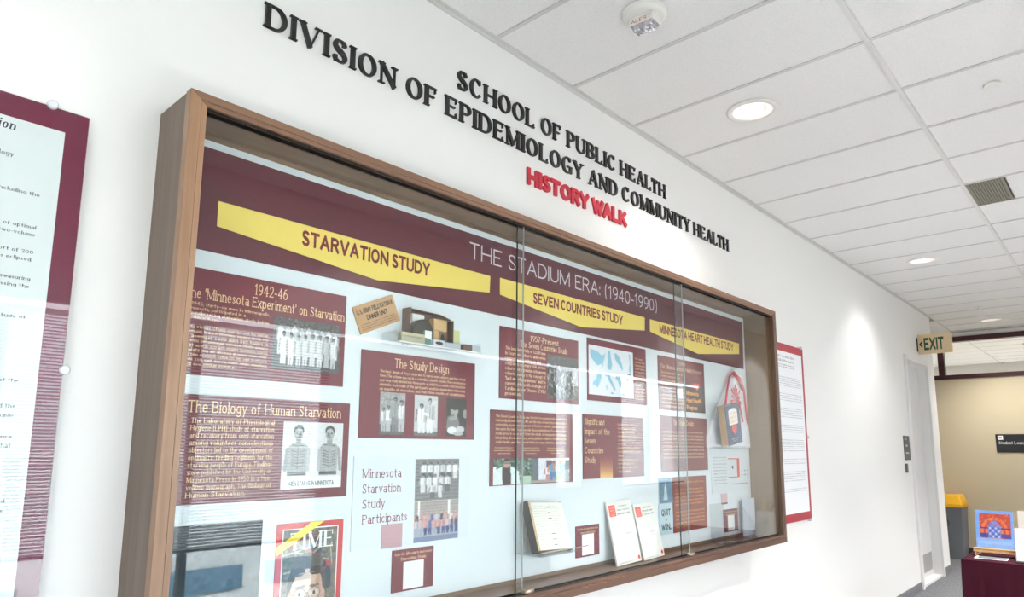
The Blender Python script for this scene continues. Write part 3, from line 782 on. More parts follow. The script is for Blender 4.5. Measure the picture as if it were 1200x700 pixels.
def miter_rail(name, x0, x1, z0, z1, xi0, xi1, zi0, zi1, y0, y1, ms):
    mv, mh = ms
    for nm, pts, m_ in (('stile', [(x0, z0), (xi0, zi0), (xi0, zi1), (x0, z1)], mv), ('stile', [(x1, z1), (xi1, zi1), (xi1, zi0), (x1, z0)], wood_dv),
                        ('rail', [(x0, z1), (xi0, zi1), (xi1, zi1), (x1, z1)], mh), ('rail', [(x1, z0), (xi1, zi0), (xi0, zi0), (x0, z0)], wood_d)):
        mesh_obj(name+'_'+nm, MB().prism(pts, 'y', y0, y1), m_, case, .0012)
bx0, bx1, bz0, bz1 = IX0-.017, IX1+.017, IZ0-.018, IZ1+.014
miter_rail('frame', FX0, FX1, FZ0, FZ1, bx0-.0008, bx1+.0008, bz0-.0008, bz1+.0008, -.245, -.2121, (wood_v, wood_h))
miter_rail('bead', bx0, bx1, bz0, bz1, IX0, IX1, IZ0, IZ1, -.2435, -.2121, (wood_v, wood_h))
# tracks for the sliding panes
mesh_obj('track', MB().box(IX0, IX1, -.207, -.2, 1.0965, 1.112).box(IX0, IX1, -.2325, -.2285, 1.09, 1.109), dark_metal, case)
mesh_obj('track', MB().box(IX0, IX1, -.207, -.2, 2.655, 2.689).box(IX0, IX1, -.2325, -.2285, 2.658, 2.672), dark_metal, case)
for (xa, xb, yy) in ((-1.432, -.022, -.2125), (-.073, 1.372, -.2215), (1.293, 2.694, -.2125)):
    p = mesh_obj('glass_pane', MB().box(xa, xb, yy-.003, yy+.003, 1.1, 2.672), GLASS, case)
    for xe in (xa, xb):
        if -1.4 < xe < 2.65:
            e = mesh_obj('polished_edge', MB().box(xe-.0012, xe+.0012, yy-.0032, yy+.0032, 1.1, 2.668), GLASS_EDGE if xe == xa else mat('glass_edge_far', '#a9b3b3', .2), p)
for xx, lb in ((-.02, 'left'), (1.345, 'right')):
    q = MB().tube([(xx-.027, -.2435, 1.12), (xx-.022, -.25, 1.12), (xx, -.253, 1.12), (xx+.022, -.25, 1.12), (xx+.027, -.2435, 1.12)], [.004, .008, .009, .008, .004], 12)
    q.lathe([(.006, 0), (.009, .006), (.009, .016)], (xx-.02, -.238, 1.112), 14)
    mesh_obj('finger_pull', q, brass, case, smooth=True)
q = MB()
for (xx, zz) in ((-1.22, 2.662), (-.09, 2.662), (.16, 2.662), (1.26, 2.662), (1.33, 2.662)): q.box(xx-.02, xx+.02, -.236, -.229, zz-.007, zz+.002)
mesh_obj('glide_clip', q, dark_metal, case)
q = MB(); rs = random.Random(3)
for (xa, zz, n_) in ((.18, 1.078, 3), (.33, 1.083, 14), (.55, 1.088, 10)):
    for k in range(n_):
        x_ = xa+k*.014+rs.uniform(0, .006); z_ = zz+rs.uniform(-.0035, .0035); q.box(x_, x_+rs.uniform(.006, .016), -.2453, -.2449, z_, z_+rs.uniform(.001, .0028))
tag(mesh_obj('worn_scratches', q, mat('bare_wood', '#9c7a5c', .7), case), 'pale scratches worn into the bottom rail', None, None, 'stuff')
q = MB()
for zz in (2.35, 2.0, 1.66, 1.3): q.lathe([(.004, 0), (.004, .003)], (0, 0, 0), 8, Matrix.Translation((2.69, -.17, zz)) @ Matrix.Rotation(R(-90), 4, 'Y'))
for zz in (2.3, 1.5): q.lathe([(.004, 0), (.004, .003)], (0, 0, 0), 8, Matrix.Translation((2.69, -.05, zz)) @ Matrix.Rotation(R(-90), 4, 'Y'))
mesh_obj('shelf_pin', q, dark_metal, case)

o = mesh_obj('backing_board', MB().box(-1.41, 2.655, -.03, -.0122, 1.119, 2.663), foam_white, None)
tag(o, 'large white foam backing board inside the walnut case', 'board')
YB = -.0302

# header banner with the three gold ribbons
bn = thing('header_banner', 'wide maroon header banner lettered THE STADIUM ERA with three gold ribbons', 'banner', (.6, YB, 2.3))
mesh_obj('banner_sheet', MB().prism([(-1.395, 2.302), (2.618, 2.279), (2.628, 2.632), (-1.395, 2.638)], 'y', YB-.003, YB), maroon_dk, bn)
q = MB(); text_mb(q, 'THE STADIUM ERA: (1940-1990)', 'deco', -.178, 2.522, .075, YB-.0034, width=1.582, seg=14)
mesh_obj('title_lettering', q, silver_ink, bn)
for pts, txt, tx, tz, tw, cap in (
        ([(-1.285, 2.471), (-.048, 2.465), (-.052, 2.388), (-.662, 2.329), (-1.284, 2.388)], 'STARVATION STUDY', -.988, 2.394, .584, .056),
        ([(.016, 2.470), (1.259, 2.467), (1.256, 2.388), (.632, 2.323), (.017, 2.391)], 'SEVEN COUNTRIES STUDY', .248, 2.389, .777, .054),
        ([(1.318, 2.465), (2.553, 2.462), (2.549, 2.384), (1.918, 2.318), (1.316, 2.390)], 'MINNESOTA HEART HEALTH STUDY', 1.426, 2.394, 1.028, .056)):
    rb = mesh_obj('gold_ribbon', MB().prism(pts, 'y', YB-.0048, YB-.0031), yellow, bn)
    q = MB(); text_mb(q, txt, 'heavy', tx, tz, cap, YB-.0051, width=tw, seg=12)
    mesh_obj('lettering', q, maroon_ink, rb)

PT = .005; YF = YB-PT                         # panel thickness and front plane
def panel(name, label, cat, x0, x1, z0, z1, m, group='printed panels on the white backing board'):
    t = thing(name, label, cat, ((x0+x1)/2, YB, z0), group)
    mesh_obj('foam_sheet', MB().box(x0, x1, YF, YB, z0, z1), m, t)
    return t
def txt(parent, m, items, name='lettering', y=YF-.0004, seg=8):
    q = MB()
    for (s, st, x, z, cap, width, al) in items: text_mb(q, s, st, x, z, cap, y, width=width, align=al, seg=seg)
    return mesh_obj(name, q, m, parent)
def body(parent, m, lines, x, z_top, cap, pitch, max_w, style='body', align='l', name='body_text', xs=1.0, fill=False, y=YF-.0004):
    q = MB()
    for i, s in enumerate(lines):
        if not s: continue
        W = text_width(s, style, 4)*cap*xs
        wd = min(W, max_w) if not fill else (max_w if len(s) > .8*max(len(v) for v in lines) else min(W, max_w))
        text_mb(q, s, style, x, z_top-cap-i*pitch, cap, y, width=wd, align=align, seg=4)
    return mesh_obj(name, q, m, parent)
YP = YF-.0005

def bw_group(w, h, rows, legs=True, bgv=.35, floor=.25, tint=None):
    cv = Canvas(w, h, GR(bgv)); cv.noise(.06, 3); cv.rect(0, 0, 1, floor, GR(.3)); cv.noise(.05)
    for (n, y0, hh, x0, x1, asp) in rows:
        for k in range(n):
            cx = x0+(x1-x0)*(k+.5)/n+random.uniform(-.008, .008); v = random.uniform(.75, .98)
            cv.person(cx, y0+random.uniform(-.01, .01), hh*random.uniform(.94, 1.04), GR(v), GR(.62), GR(v*.95 if legs else .3), GR(.1), asp)
    return cv.noise(.035)

# 1942-46
p = panel('text_panel', 'maroon 1942-46 panel with cream text and a photo of a standing group', 'panel', -1.385, -.796, 1.91, 2.243, maroon)
txt(p, cream_ink, [('1942-46', 'slab', -1.088, 2.189, .037, .117, 'c')], 'title_lettering')
txt(p, cream_ink, [("The 'Minnesota Experiment' on Starvation", 'slab', -.803, 2.147, .034, .563, 'r')], 'title_lettering')
body(p, cream_ink, ['In 1945, thirty-six men in Minneapolis,', 'Minnesota, participated in a', 'groundbreaking starvation study led by', 'Dr. Ancel Keys.', '']+[greek(n) for n in (38, 41, 33, 40, 42, 38, 39, 36)]+[greek(24)], -1.36, 2.135, .0105, .0143, .27, fill=True)
cv = bw_group(130, 88, [(9, .28, .6, .06, .96, .5), (8, .1, .62, .1, .95, .5)], bgv=.3)
photo(cv, -1.074, -.815, 1.953, 2.129, YP, p)
# biology
p = panel('text_panel', 'maroon panel headed The Biology of Human Starvation with a photo of two thin men', 'panel', -1.385, -.762, 1.523, 1.851, maroon)
txt(p, cream_ink, [('The Biology of Human Starvation', 'slab', -1.33, 1.797, .036, .531, 'l')], 'title_lettering')
body(p, cream_ink, ['The Laboratory of Physiological', 'Hygiene (LPH) study of starvation', 'and recovery from semi-starvation', 'among volunteer conscientious', 'objectors led to the development of', 'optimal re-feeding regimens for the', 'starving people of Europe. Findings', 'were published by the University of', 'Minnesota Press in 1950 in a two-', 'volume monograph, The Biology of', 'Human Starvation.'], -1.318, 1.781, .0158, .0222, .268, style='bodyb', xs=.92, fill=True)
cv = Canvas(120, 116, GR(.86)); cv.rect(.49, .16, .51, 1, GR(.97))
for cx, sg in ((.25, -1), (.77, 1)):
    cv.poly([(cx-.16, .2), (cx+.14, .2), (cx+.15, .52), (cx+.19, .6), (cx+.1, .68), (cx-.1, .68), (cx-.19, .58)], GR(.66))
    cv.line(cx+.17*sg, .58, cx+.2*sg, .28, .028, GR(.6)); cv.line(cx-.17*sg, .58, cx-.17*sg, .28, .028, GR(.72))
    for k in range(6): cv.line(cx-.1, .57-k*.042, cx-.01, .545-k*.042, .006, GR(.4)); cv.line(cx+.11, .57-k*.042, cx+.03, .545-k*.042, .006, GR(.42))
    cv.line(cx-.09, .655, cx+.09, .645, .008, GR(.35)); cv.line(cx, .62, cx, .3, .006, GR(.45))
    cv.rect(cx-.045, .64, cx+.045, .76, GR(.55)); cv.ell(cx, .87, .082, .085, GR(.2)); cv.ell(cx, .82, .07, .095, GR(.64)); cv.ell(cx, .87, .06, .03, GR(.7)); cv.ell(cx-.028, .835, .016, .01, GR(.2)); cv.ell(cx+.03, .835, .016, .01, GR(.2)); cv.line(cx-.02, .77, cx+.025, .77, .006, GR(.3)); cv.ell(cx-.02*sg, .8, .03, .03, GR(.45))
    cv.rect(cx-.16, .2, cx+.14, .25, GR(.35))
cv.noise(.045); cv.rect(0, 0, 1, .17, GR(.95))
photo(cv, -1.017, -.787, 1.556, 1.779, YP, p)
txt(p, grey_ink, [('MEN STARVE IN MINNESOTA', 'heavy', -.902, 1.565, .016, .17, 'c')], 'caption', YP-.0003)
# dark picture bottom left
o = thing('dark_picture', 'dark blue-grey glossy picture in the lower left corner of the case', 'picture', (-1.2, YB, 1.15))
mesh_obj('foam_sheet', MB().box(-1.385, -1.07, YF, YB, 1.125, 1.462), black_ink, o)
cv = Canvas(90, 96, (.13, .17, .2)); cv.noise(.02, 6)
cv.rect(0, .0, 1, .4, (.16, .2, .22)); cv.line(0, .41, 1, .44, .008, (.1, .2, .22)); cv.noise(.015)
photo(cv, -1.382, -1.073, 1.128, 1.459, YP, o)
# magazine cover
p = thing('magazine_cover', 'red-bordered TIME magazine cover with a man\'s portrait and yellow corner band', 'magazine', (-.89, YB, 1.12))
mesh_obj('cover_sheet', MB().box(-1.018, -.768, YB-.004, YB, 1.122, 1.444), mat('cover_red', '#c62a2e', .35), p)
mesh_obj('white_keyline', MB().box(-.998, -.788, YB-.0043, YB-.004, 1.14, 1.426), white_ink, p)
cv = Canvas(120, 160, (.42, .4, .36)); cv.noise(.05, 5)
for k in range(26): cv.line(random.uniform(0, 1), random.uniform(.5, .95), random.uniform(0, 1), random.uniform(.45, .9), .008, random.choice([(.75, .3, .28), (.35, .4, .5), (.75, .7, .62), (.3, .42, .3)]))
cv.ell(.78, .5, .1, .12, (.7, .25, .25)); cv.ell(.72, .56, .09, .05, (.12, .15, .3)); cv.ell(.84, .4, .07, .14, (.16, .24, .3))
cv.poly([(.02, 0), (.1, .16), (.3, .24), (.6, .24), (.85, .16), (.98, 0)], (.22, .22, .28)); cv.poly([(.38, 0), (.36, .24), (.6, .24), (.58, 0)], (.9, .9, .88))
SK = (.84, .72, .64)
cv.ell(.46, .3, .36, .42, (.3, .28, .27)); cv.ell(.46, .6, .3, .1, (.42, .4, .38)); cv.ell(.46, .2, .31, .33, SK); cv.ell(.44, .44, .2, .08, (.87, .76, .67)); cv.ell(.3, .5, .12, .05, (.34, .32, .31)); cv.ell(.62, .5, .12, .05, (.36, .34, .33))
cv.ell(.16, .2, .05, .09, (.76, .6, .53)); cv.ell(.76, .2, .05, .09, (.76, .6, .53)); cv.ell(.68, .2, .08, .26, (.76, .62, .55))
for ex in (.33, .6):
    cv.ell(ex, .24, .115, .075, (.45, .4, .4)); cv.ell(ex, .24, .103, .064, (.86, .76, .69)); cv.ell(ex, .245, .06, .022, (.93, .9, .87)); cv.ell(ex, .245, .024, .022, (.3, .3, .32)); cv.line(ex-.08, .325, ex+.08, .33, .012, (.5, .44, .42))
cv.line(.445, .25, .485, .25, .006, (.45, .4, .4)); cv.line(.47, .22, .43, .12, .012, (.68, .53, .47)); cv.ell(.465, .1, .055, .024, (.74, .58, .51)); cv.line(.38, .03, .56, .03, .013, (.66, .38, .36))
for k in range(3): cv.line(.3, .42+k*.03, .62, .425+k*.03, .004, (.76, .64, .57))
cv.noise(.035)
photo(cv, -.994, -.792, 1.144, 1.422, YB-.0045, p)
txt(p, white_ink, [('TIME', 'serif', -.972, 1.357, .055, .165, 'l')], 'title_lettering', YB-.0048, 14)
mesh_obj('corner_band', MB().prism([(-1.018, 1.343), (-.845, 1.444), (-.893, 1.444), (-1.018, 1.371)][::-1], 'y', YB-.0056, YB-.0051), mat('band_yellow', '#f5dc3c', .5), p)

# ration carton lid, tilted
p = thing('ration_card', 'tilted kraft card printed U. S. ARMY FIELD RATION K DINNER UNIT', 'card', (-.66, YB, 2.11))
mt = Matrix.Translation((-.66, 0, 2.197)) @ Matrix.Rotation(R(-24), 4, 'Y')
mesh_obj('card_sheet', MB().box(-.098, .098, YB-.006, YB, -.053, .053, mt), kraft, p, .001)
q = MB(); text_mb(q, 'U. S. ARMY FIELD RATION K', 'heavy', 0, .018, .019, YB-.0064, width=.176, align='c', m=mt, seg=8); text_mb(q, 'DINNER UNIT', 'heavy', 0, -.01, .019, YB-.0064, width=.1, align='c', m=mt, seg=8)
for k in range(3): text_mb(q, greek(34), 'body', -.085, -.024-k*.0095, .006, YB-.0064, width=.168, m=mt, seg=4)
mesh_obj('lettering', q, black_ink, p)

# study design 1
p = panel('text_panel', 'maroon The Study Design panel with three small black and white photos in a row', 'panel', -.72, -.136, 1.729, 2.056, maroon)
txt(p, cream_ink, [('The Study Design', 'slab', -.568, 2.0, .036, .28, 'l')], 'title_lettering')
body(p, cream_ink, ["The basic design of Keys' study was to starve some subjects and then refeed", 'them. The scheme was run in a controlled scientific fashion. Keys envisioned a', 'year-long study divided into three parts: an initial three-month control period in', 'which the food intake of the participants would be standardized, followed by', 'six months of starvation, and then three months of rehabilitation.'], -.636, 1.988, .0112, .0168, .443, fill=True)
cv = Canvas(56, 76, GR(.62)); cv.rect(0, 0, 1, .25, GR(.35)); cv.noise(.05, 2)
for cx, h_, v in ((.15, .55, .9), (.34, .6, .93), (.6, .8, .6), (.85, .74, .92)): cv.person(cx, .08, h_, GR(v), GR(.6), GR(v*.8), GR(.1), 1.25)
photo(cv.noise(.03), -.631, -.511, 1.742, 1.903, YP, p)
cv = Canvas(56, 76, GR(.78)); cv.rect(0, 0, 1, .1, GR(.4)); cv.rect(.7, .2, .98, .9, GR(.86))
cv.person(.3, .06, .72, GR(.95), GR(.5), GR(.9), GR(.1), 1.6); cv.person(.66, .06, .86, GR(.8), GR(.72), GR(.93), GR(.15), 1.25); cv.line(.38, .55, .6, .52, .03, GR(.95))
photo(cv.noise(.035), -.465, -.344, 1.741, 1.902, YP, p)
cv = Canvas(44, 76, GR(.1)); cv.noise(.03, 3); cv.ell(.4, .66, .2, .13, GR(.62)); cv.ell(.42, .76, .2, .07, GR(.12)); cv.poly([(.0, .2), (.05, .5), (.3, .58), (.6, .5), (.7, .2)], GR(.45)); cv.ell(.95, .6, .14, .12, GR(.55)); cv.line(.2, .45, .5, .5, .05, GR(.6)); cv.ell(.3, .15, .25, .1, GR(.9)); cv.ell(.7, .18, .22, .09, GR(.8)); cv.ell(.6, .07, .25, .06, GR(.7))
photo(cv.noise(.05), -.297, -.184, 1.742, 1.899, YP, p)

# participants board
p = panel('text_panel', 'white panel reading Minnesota Starvation Study Participants beside two group photos', 'panel', -.735, -.157, 1.328, 1.662, mat('pale_panel', '#dfe5ea', .55))
for k, (s, wd) in enumerate((('Minnesota', .176), ('Starvation', .174), ('Study', .1), ('Participants', .206))):
    txt(p, maroon_ink, [(s, 'slab', -.697+(.002*k), 1.583-k*.0545, .033, wd, 'l')], 'title_lettering', seg=10)
cv = Canvas(76, 76, GR(.5))
for k in range(11): cv.line(0, .05+k*.09, 1, .05+k*.09, .008, GR(.36))
for (n, y0, h_, x0, x1) in ((6, .5, .42, .12, .98), (5, .2, .42, .1, .8), (2, .05, .36, .3, .65)):
    for k in range(n): cv.person(x0+(x1-x0)*(k+.5)/n, y0, h_, GR(random.uniform(.78, .97)), GR(.65), GR(random.choice((.85, .35))), GR(.12), .95)
photo(cv.noise(.04), -.452, -.22, 1.487, 1.65, YP, p)
cv = Canvas(76, 74, (.62, .66, .7)); cv.rect(0, .55, 1, 1, (.66, .62, .6))
for k in range(6): cv.line(0, .6+k*.07, 1, .6+k*.07, .006, (.55, .5, .5))
cv.rect(.08, .5, .12, 1, GR(.95)); cv.rect(.75, .5, .8, 1, GR(.95)); cv.rect(0, 0, 1, .12, (.45, .5, .62))
for (n, y0, h_) in ((9, .3, .42), (10, .16, .42)):
    for k in range(n): cv.person((k+.5)/n, y0, h_, random.choice([(.9, .9, .92), (.35, .42, .66), (.75, .75, .8), (.25, .28, .4), (.8, .6, .6)]), (.82, .66, .58), random.choice([(.2, .25, .45), (.6, .62, .7)]), (.75, .72, .7), .62)
photo(cv.noise(.03), -.452, -.22, 1.331, 1.4862, YP, p)
o = mesh_obj('small_card', MB().box(-.603, -.509, YF-.003, YF-.0005, 1.325, 1.411), mat('rosy_card', '#c39aa0', .5), None)
tag(o, 'small plain rosy card on the white participants panel', 'card')

def qr_card(x0, x1, z0, z1, label, l1, l2, px0, px1, pz0, pz1):
    t = panel('code_card', label, 'card', x0, x1, z0, z1, maroon)
    W = x1-x0; xc = (x0+x1)/2
    txt(t, cream_ink, [(l1, 'body', xc, z1-.021, .0105, W*.9, 'c'), (l2, 'body', xc, z1-.04, .012, W*.62, 'c')], 'lettering', seg=5)
    mesh_obj('white_square', MB().box(px0, px1, YP-.0003, YP, pz0, pz1), white_ink, t)
qr_card(-.549, -.348, 1.159, 1.312, 'small maroon card with a white square below the participants panel', 'Scan the QR code to learn more', 'Starvation Study', -.497, -.398, 1.166, 1.266)
qr_card(.574, .77, 1.159, 1.311, 'small maroon card with a white square between the open diary and the booklets', 'Scan the QR code to learn more', 'Seven Countries Study', .622, .722, 1.167, 1.268)
qr_card(2.197, 2.412, 1.143, 1.29, 'small maroon card with a white square at the right end of the case', 'Scan the QR code to learn more', 'Minnesota Heart Health', 2.255, 2.355, 1.15, 1.25)

# seven countries
p = panel('text_panel', 'maroon 1957-Present The Seven Countries Study panel with an inset black and white photo', 'panel', .019, .604, 1.916, 2.246, maroon)
txt(p, cream_ink, [('1957-Present', 'slab', .335, 2.2, .027, .215, 'c'), ('The Seven Countries Study', 'slab', .335, 2.166, .028, .357, 'c')], 'title_lettering')
body(p, cream_ink, ['This long term study of 12,000 men', 'in fourteen cohorts and seven', 'countries, focusing on diet', 'compared coronary risk across', 'cohorts and population risk among', 'cohorts, leading to the concept of', '"lard and oil populations" and to', 'current public health strategies of', 'Cardiovascular Disease (CVD)', 'prevention.'], .055, 2.158, .0155, .0232, .285, style='bodyb', xs=.9)
cv = Canvas(80, 74, GR(.3)); cv.noise(.12, 4); cv.rect(0, .8, 1, 1, GR(.35))
for k in range(60): a, b_ = random.random(), random.uniform(.1, .75); cv.line(a, b_, a+random.uniform(-.06, .06), b_+random.uniform(.03, .14), .013, GR(random.choice((.1, .75, .6, .15))))
photo(cv.noise(.06), .354, .599, 1.935, 2.15, YP, p)
p = panel('map_panel', 'maroon-edged white panel with light blue country maps', 'panel', .684, 1.26, 1.945, 2.275, maroon)
cv = Canvas(110, 76, (.93, .94, .96)); B_ = (.55, .76, .84)
cv.poly([(.04, .92), (.2, .88), (.27, .82), (.33, .84), (.36, .9), (.34, .76), (.31, .68), (.31, .58), (.26, .64), (.2, .6), (.16, .62), (.05, .74), (.03, .84)], B_)
cv.poly([(.42, .95), (.47, .93), (.48, .8), (.51, .66), (.49, .56), (.43, .54), (.4, .62), (.42, .72), (.41, .82)], B_)
cv.poly([(.56, .92), (.62, .9), (.68, .84), (.72, .74), (.76, .62), (.74, .56), (.71, .62), (.64, .7), (.58, .78)], B_)
cv.poly([(.9, .96), (.94, .92), (.93, .78), (.95, .66), (.93, .52), (.9, .6), (.92, .74), (.91, .86)], B_)
cv.poly([(.2, .48), (.26, .48), (.27, .38), (.23, .24), (.18, .14), (.14, .2), (.08, .2), (.1, .28), (.16, .34), (.18, .42)], B_)
cv.poly([(.36, .46), (.44, .48), (.47, .38), (.54, .24), (.58, .16), (.54, .1), (.52, .18), (.44, .3), (.4, .4), (.35, .42)], B_)
cv.poly([(.6, .46), (.7, .46), (.68, .38), (.73, .3), (.7, .2), (.66, .24), (.64, .34), (.58, .38)], B_)
cv.ell(.76, .06, .05, .015, (.45, .62, .66)); cv.ell(.5, .06, .04, .014, (.45, .62, .66)); cv.ell(.38, .18, .012, .05, B_); cv.ell(.9, .5, .04, .018, (.3, .5, .58)); cv.ell(.86, .4, .015, .02, (.3, .5, .58))
photo(cv, .693, 1.12, 1.976, 2.24, YP, p, 'map_print')
body(p, cream_ink, ['The Seven', 'Countries Study', 'followed men in', 'thirteen cohorts', 'in Yugoslavia,', 'Finland, Italy,', '', 'Netherlands,', 'Greece,', 'Japan and the', 'United States', 'from 1958 to', 'the present'], 1.14, 2.215, .0125, .0192, .105, fill=False)
p = panel('text_panel', 'maroon text panel above a strip of two colour photos of village fieldwork', 'panel', -.036, .552, 1.53, 1.863, mat('maroon_b', '#702a30', .5, spec=.3))
body(p, cream_ink, ['The Seven Countries Study was the first to systematically examine the', 'relationship between lifestyle, diet, and the rates of heart attack and stroke in', 'contrasting populations. It was one of the first scientific adventures of its', 'time and in the field of cardiovascular disease epidemiology. The seven countries', 'study arose in some part from the minds of imaginative individuals,', "integrating clinical, laboratory, and population evidence. Ancel Keys, the", "study's leader, gave the concept its broad scope, substance, and direction."], -.004, 1.843, .0122, .0192, .508, fill=True)
for k in range(3): body(p, cream_ink, [greek(26), greek(28), greek(16)], .052+k*.182, 1.7, .007, .0125, .13, align='c', name='caption')
cv = Canvas(66, 42, (.28, .38, .34)); cv.noise(.14, 3); cv.rect(0, 0, .08, .7, (.9, .93, .92))
cv.poly([(.0, 0), (.02, .55), (.2, .68), (.5, .68), (.66, .5), (.7, 0)], (.86, .92, .9)); cv.poly([(.24, 0), (.22, .66), (.44, .66), (.46, 0)], (.12, .1, .14)); cv.ell(.34, .8, .08, .16, (.72, .56, .5)); cv.ell(.34, .93, .085, .06, (.1, .1, .1)); cv.line(.28, .82, .4, .82, .015, (.1, .1, .1)); cv.rect(.72, .0, 1, .3, (.7, .8, .7))
photo(cv.noise(.04), -.017, .235, 1.5335, 1.648, YP, p)
cv = Canvas(84, 42, (.88, .88, .92)); cv.rect(0, 0, .18, 1, (.35, .4, .42)); cv.noise(.03, 2); cv.rect(.38, .25, .52, .9, (.4, .22, .28)); cv.rect(.56, .7, .64, .92, (.75, .8, .7)); cv.rect(0, 0, 1, .12, (.62, .58, .55))
cv.person(.43, .08, .62, (.92, .9, .9), (.7, .5, .45), (.7, .5, .5), (.2, .15, .15), .8); cv.person(.57, .1, .75, (.25, .55, .75), (.7, .5, .4), (.2, .4, .6), (.2, .15, .15), 1); cv.person(.75, .12, .8, (.6, .8, .88), (.7, .5, .4), (.5, .7, .8), (.85, .85, .85), 1.2); cv.ell(.9, .28, .1, .24, (.6, .62, .68)); cv.ell(.68, .16, .08, .1, (.5, .55, .3)); cv.rect(.88, .5, 1, .9, (.45, .47, .5))
photo(cv.noise(.04), .236, .523, 1.5335, 1.648, YP, p)
p = panel('text_panel', 'maroon panel reading Significant Impact of the Seven Countries Study beside bullet points', 'panel', .64, 1.217, 1.54, 1.87, maroon_brown if False else maroon)
for k, (s, wd) in enumerate((('Significant', .18), ('Impact of the', .225), ('Seven', .095), ('Countries', .165), ('Study', .095))):
    txt(p, cream_ink, [(s, 'slab', .652, 1.818-k*.0492, .031, wd, 'l')], 'title_lettering', seg=8)
body(p, cream_ink, ['* Established the science of', '  human disease ecology', '  through epidemiology.', '* Highlighted cultural influence', '  on behaviors that put', '  us at risk.', '* Demonstrated that populations', '  have different rates of heart', '  disease.', '* Showed the importance of', '  methodical approach', '* The first to report that', '  risk is modifiable.'], .945, 1.832, .0118, .0212, .235)
cv = Canvas(30, 40, (.44, .16, .2)); 
for j in range(40): cv.a[j, :] = np.array((.44, .16, .2))*(1-(j/39)**1.3)+np.array((.95, .76, .45))*((j/39)**1.3)
photo(cv, .785, .9, 1.5402, 1.66, YP, p, 'gold_fade_print')

# heart health program
p = panel('text_panel', 'maroon Minnesota Heart Health Program panel with a row of overlapping hearts', 'panel', 1.4, 1.987, 1.928, 2.257, mat('maroon_c', '#70282c', .5, spec=.3))
txt(p, cream_ink, [('1980', 'slab', 1.69, 2.217, .022, .08, 'c'), ('The Minnesota Heart Health Program', 'slab', 1.69, 2.182, .026, .53, 'c')], 'title_lettering')
body(p, cream_ink, [greek(n) for n in (30, 26, 31, 28, 32, 30, 29, 33, 31, 30)], 1.43, 2.165, .0135, .0228, .262, fill=True)
mesh_obj('logo_block', MB().box(1.7, 1.983, YP-.0003, YP, 1.93, 2.105), mat('logo_grey', '#3b3230', .5), p)
def heart(q, cx, cz, s, y):
    pts = []
    for k in range(24):
        a = 2*PI*k/24; pts.append((cx+s*16*math.sin(a)**3/17, cz+s*(13*math.cos(a)-5*math.cos(2*a)-2*math.cos(3*a)-math.cos(4*a))/17))
    q.prism(pts, 'y', y-.0002, y)
for k in range(5):
    q = MB(); heart(q, 1.735+k*.035, 2.098, .03, YP-.0006-.0004*k)
    mesh_obj('heart', q, [mat('heart_a', '#3a3334', .5), mat('heart_b', '#4b3535', .5), mat('heart_c', '#6b3a36', .5), mat('heart_d', '#a3443a', .5), mat('heart_e', '#ea4a2c', .5)][k], p)
for k, (s, wd) in enumerate((('Minnesota', .16), ('Heart Health', .2), ('Program', .14))):
    txt(p, orange_ink, [(s, 'heavy', 1.735, 2.035-k*.046, .03, wd, 'l')], 'lettering', YP-.0007)
p = panel('text_panel', 'maroon The Study Design panel of plain text under the heart health panel', 'panel', 1.408, 1.998, 1.56, 1.893, mat('maroon_c', '#70282c'))
txt(p, cream_ink, [('The Study Design', 'slab', 1.69, 1.84, .032, .255, 'c')], 'title_lettering')
body(p, cream_ink, [greek(n) for n in (64, 60, 66, 62, 65, 61, 66, 58)], 1.435, 1.805, .0125, .022, .51, fill=True)
p = panel('text_panel', 'rust-brown panel of gold text low down behind the right glass pane', 'panel', 1.532, 1.961, 1.197, 1.525, maroon_brown)
body(p, orange_ink, [greek(24), '', greek(27), greek(25), greek(28), greek(24), greek(26), '', greek(27), greek(25), greek(28), greek(26), greek(20)], 1.56, 1.5, .0135, .022, .36, fill=True)
p = thing('poster_strip', 'narrow blue strip of two cards, the lower reading QUIT & WIN', 'card', (1.45, YB, 1.197))
cv = Canvas(40, 40, (.35, .5, .6)); cv.noise(.04, 2); cv.poly([(.3, .1), (.4, .5), (.47, .9), (.55, .5), (.66, .1)], (.75, .85, .88)); cv.ell(.48, .55, .1, .12, (.8, .88, .9)); cv.rect(.1, .02, .9, .12, (.25, .38, .48))
mesh_obj('foam_sheet', MB().box(1.37, 1.528, YF, YB, 1.376, 1.5235), foam_white, p)
photo(cv.noise(.04), 1.371, 1.527, 1.3765, 1.523, YP, p, 'picture_print')
mesh_obj('foam_sheet', MB().box(1.366, 1.524, YF, YB, 1.197, 1.3745), mat('pale_teal', '#bcd4dc', .5), p)
for s, z, wd in (('QUIT', 1.305, .105), ('&', 1.275, .02), ('WIN.', 1.222, .11)):
    txt(p, teal_ink, [(s, 'heavy', 1.445, z, .018 if s == '&' else .038, wd, 'c')], 'lettering')
p = panel('text_panel', 'pale panel of grey text with a small red graphic beneath the drawstring bag', 'panel', 2.045, 2.64, 1.403, 1.695, mat('pale_panel_b', '#dde4e8', .55))
body(p, grey_ink, [greek(n) for n in (22, 19, 21, 20, 22, 19, 21, 20, 18)], 2.075, 1.645, .011, .0215, .19, fill=True)
q = MB().box(2.43, 2.47, YP-.0003, YP, 1.5, 1.632).box(2.29, 2.43, YP-.0003, YP, 1.626, 1.632).box(2.29, 2.43, YP-.0003, YP, 1.5, 1.506).box(2.31, 2.60, YP-.0003, YP, 1.455, 1.459)
mesh_obj('red_graphic', q, red_ink, p)
q = MB()
for i in range(3):
    for j in range(2): heart(q, 2.51+i*.045, 1.545-j*.03, .008, YP)
heart(q, 2.36, 1.57, .016, YP)
mesh_obj('dot_print', q, navy_ink, p)
o = thing('small_card', 'small pale red-footed card just under the pale text panel', 'card', (2.22, YB, 1.327))
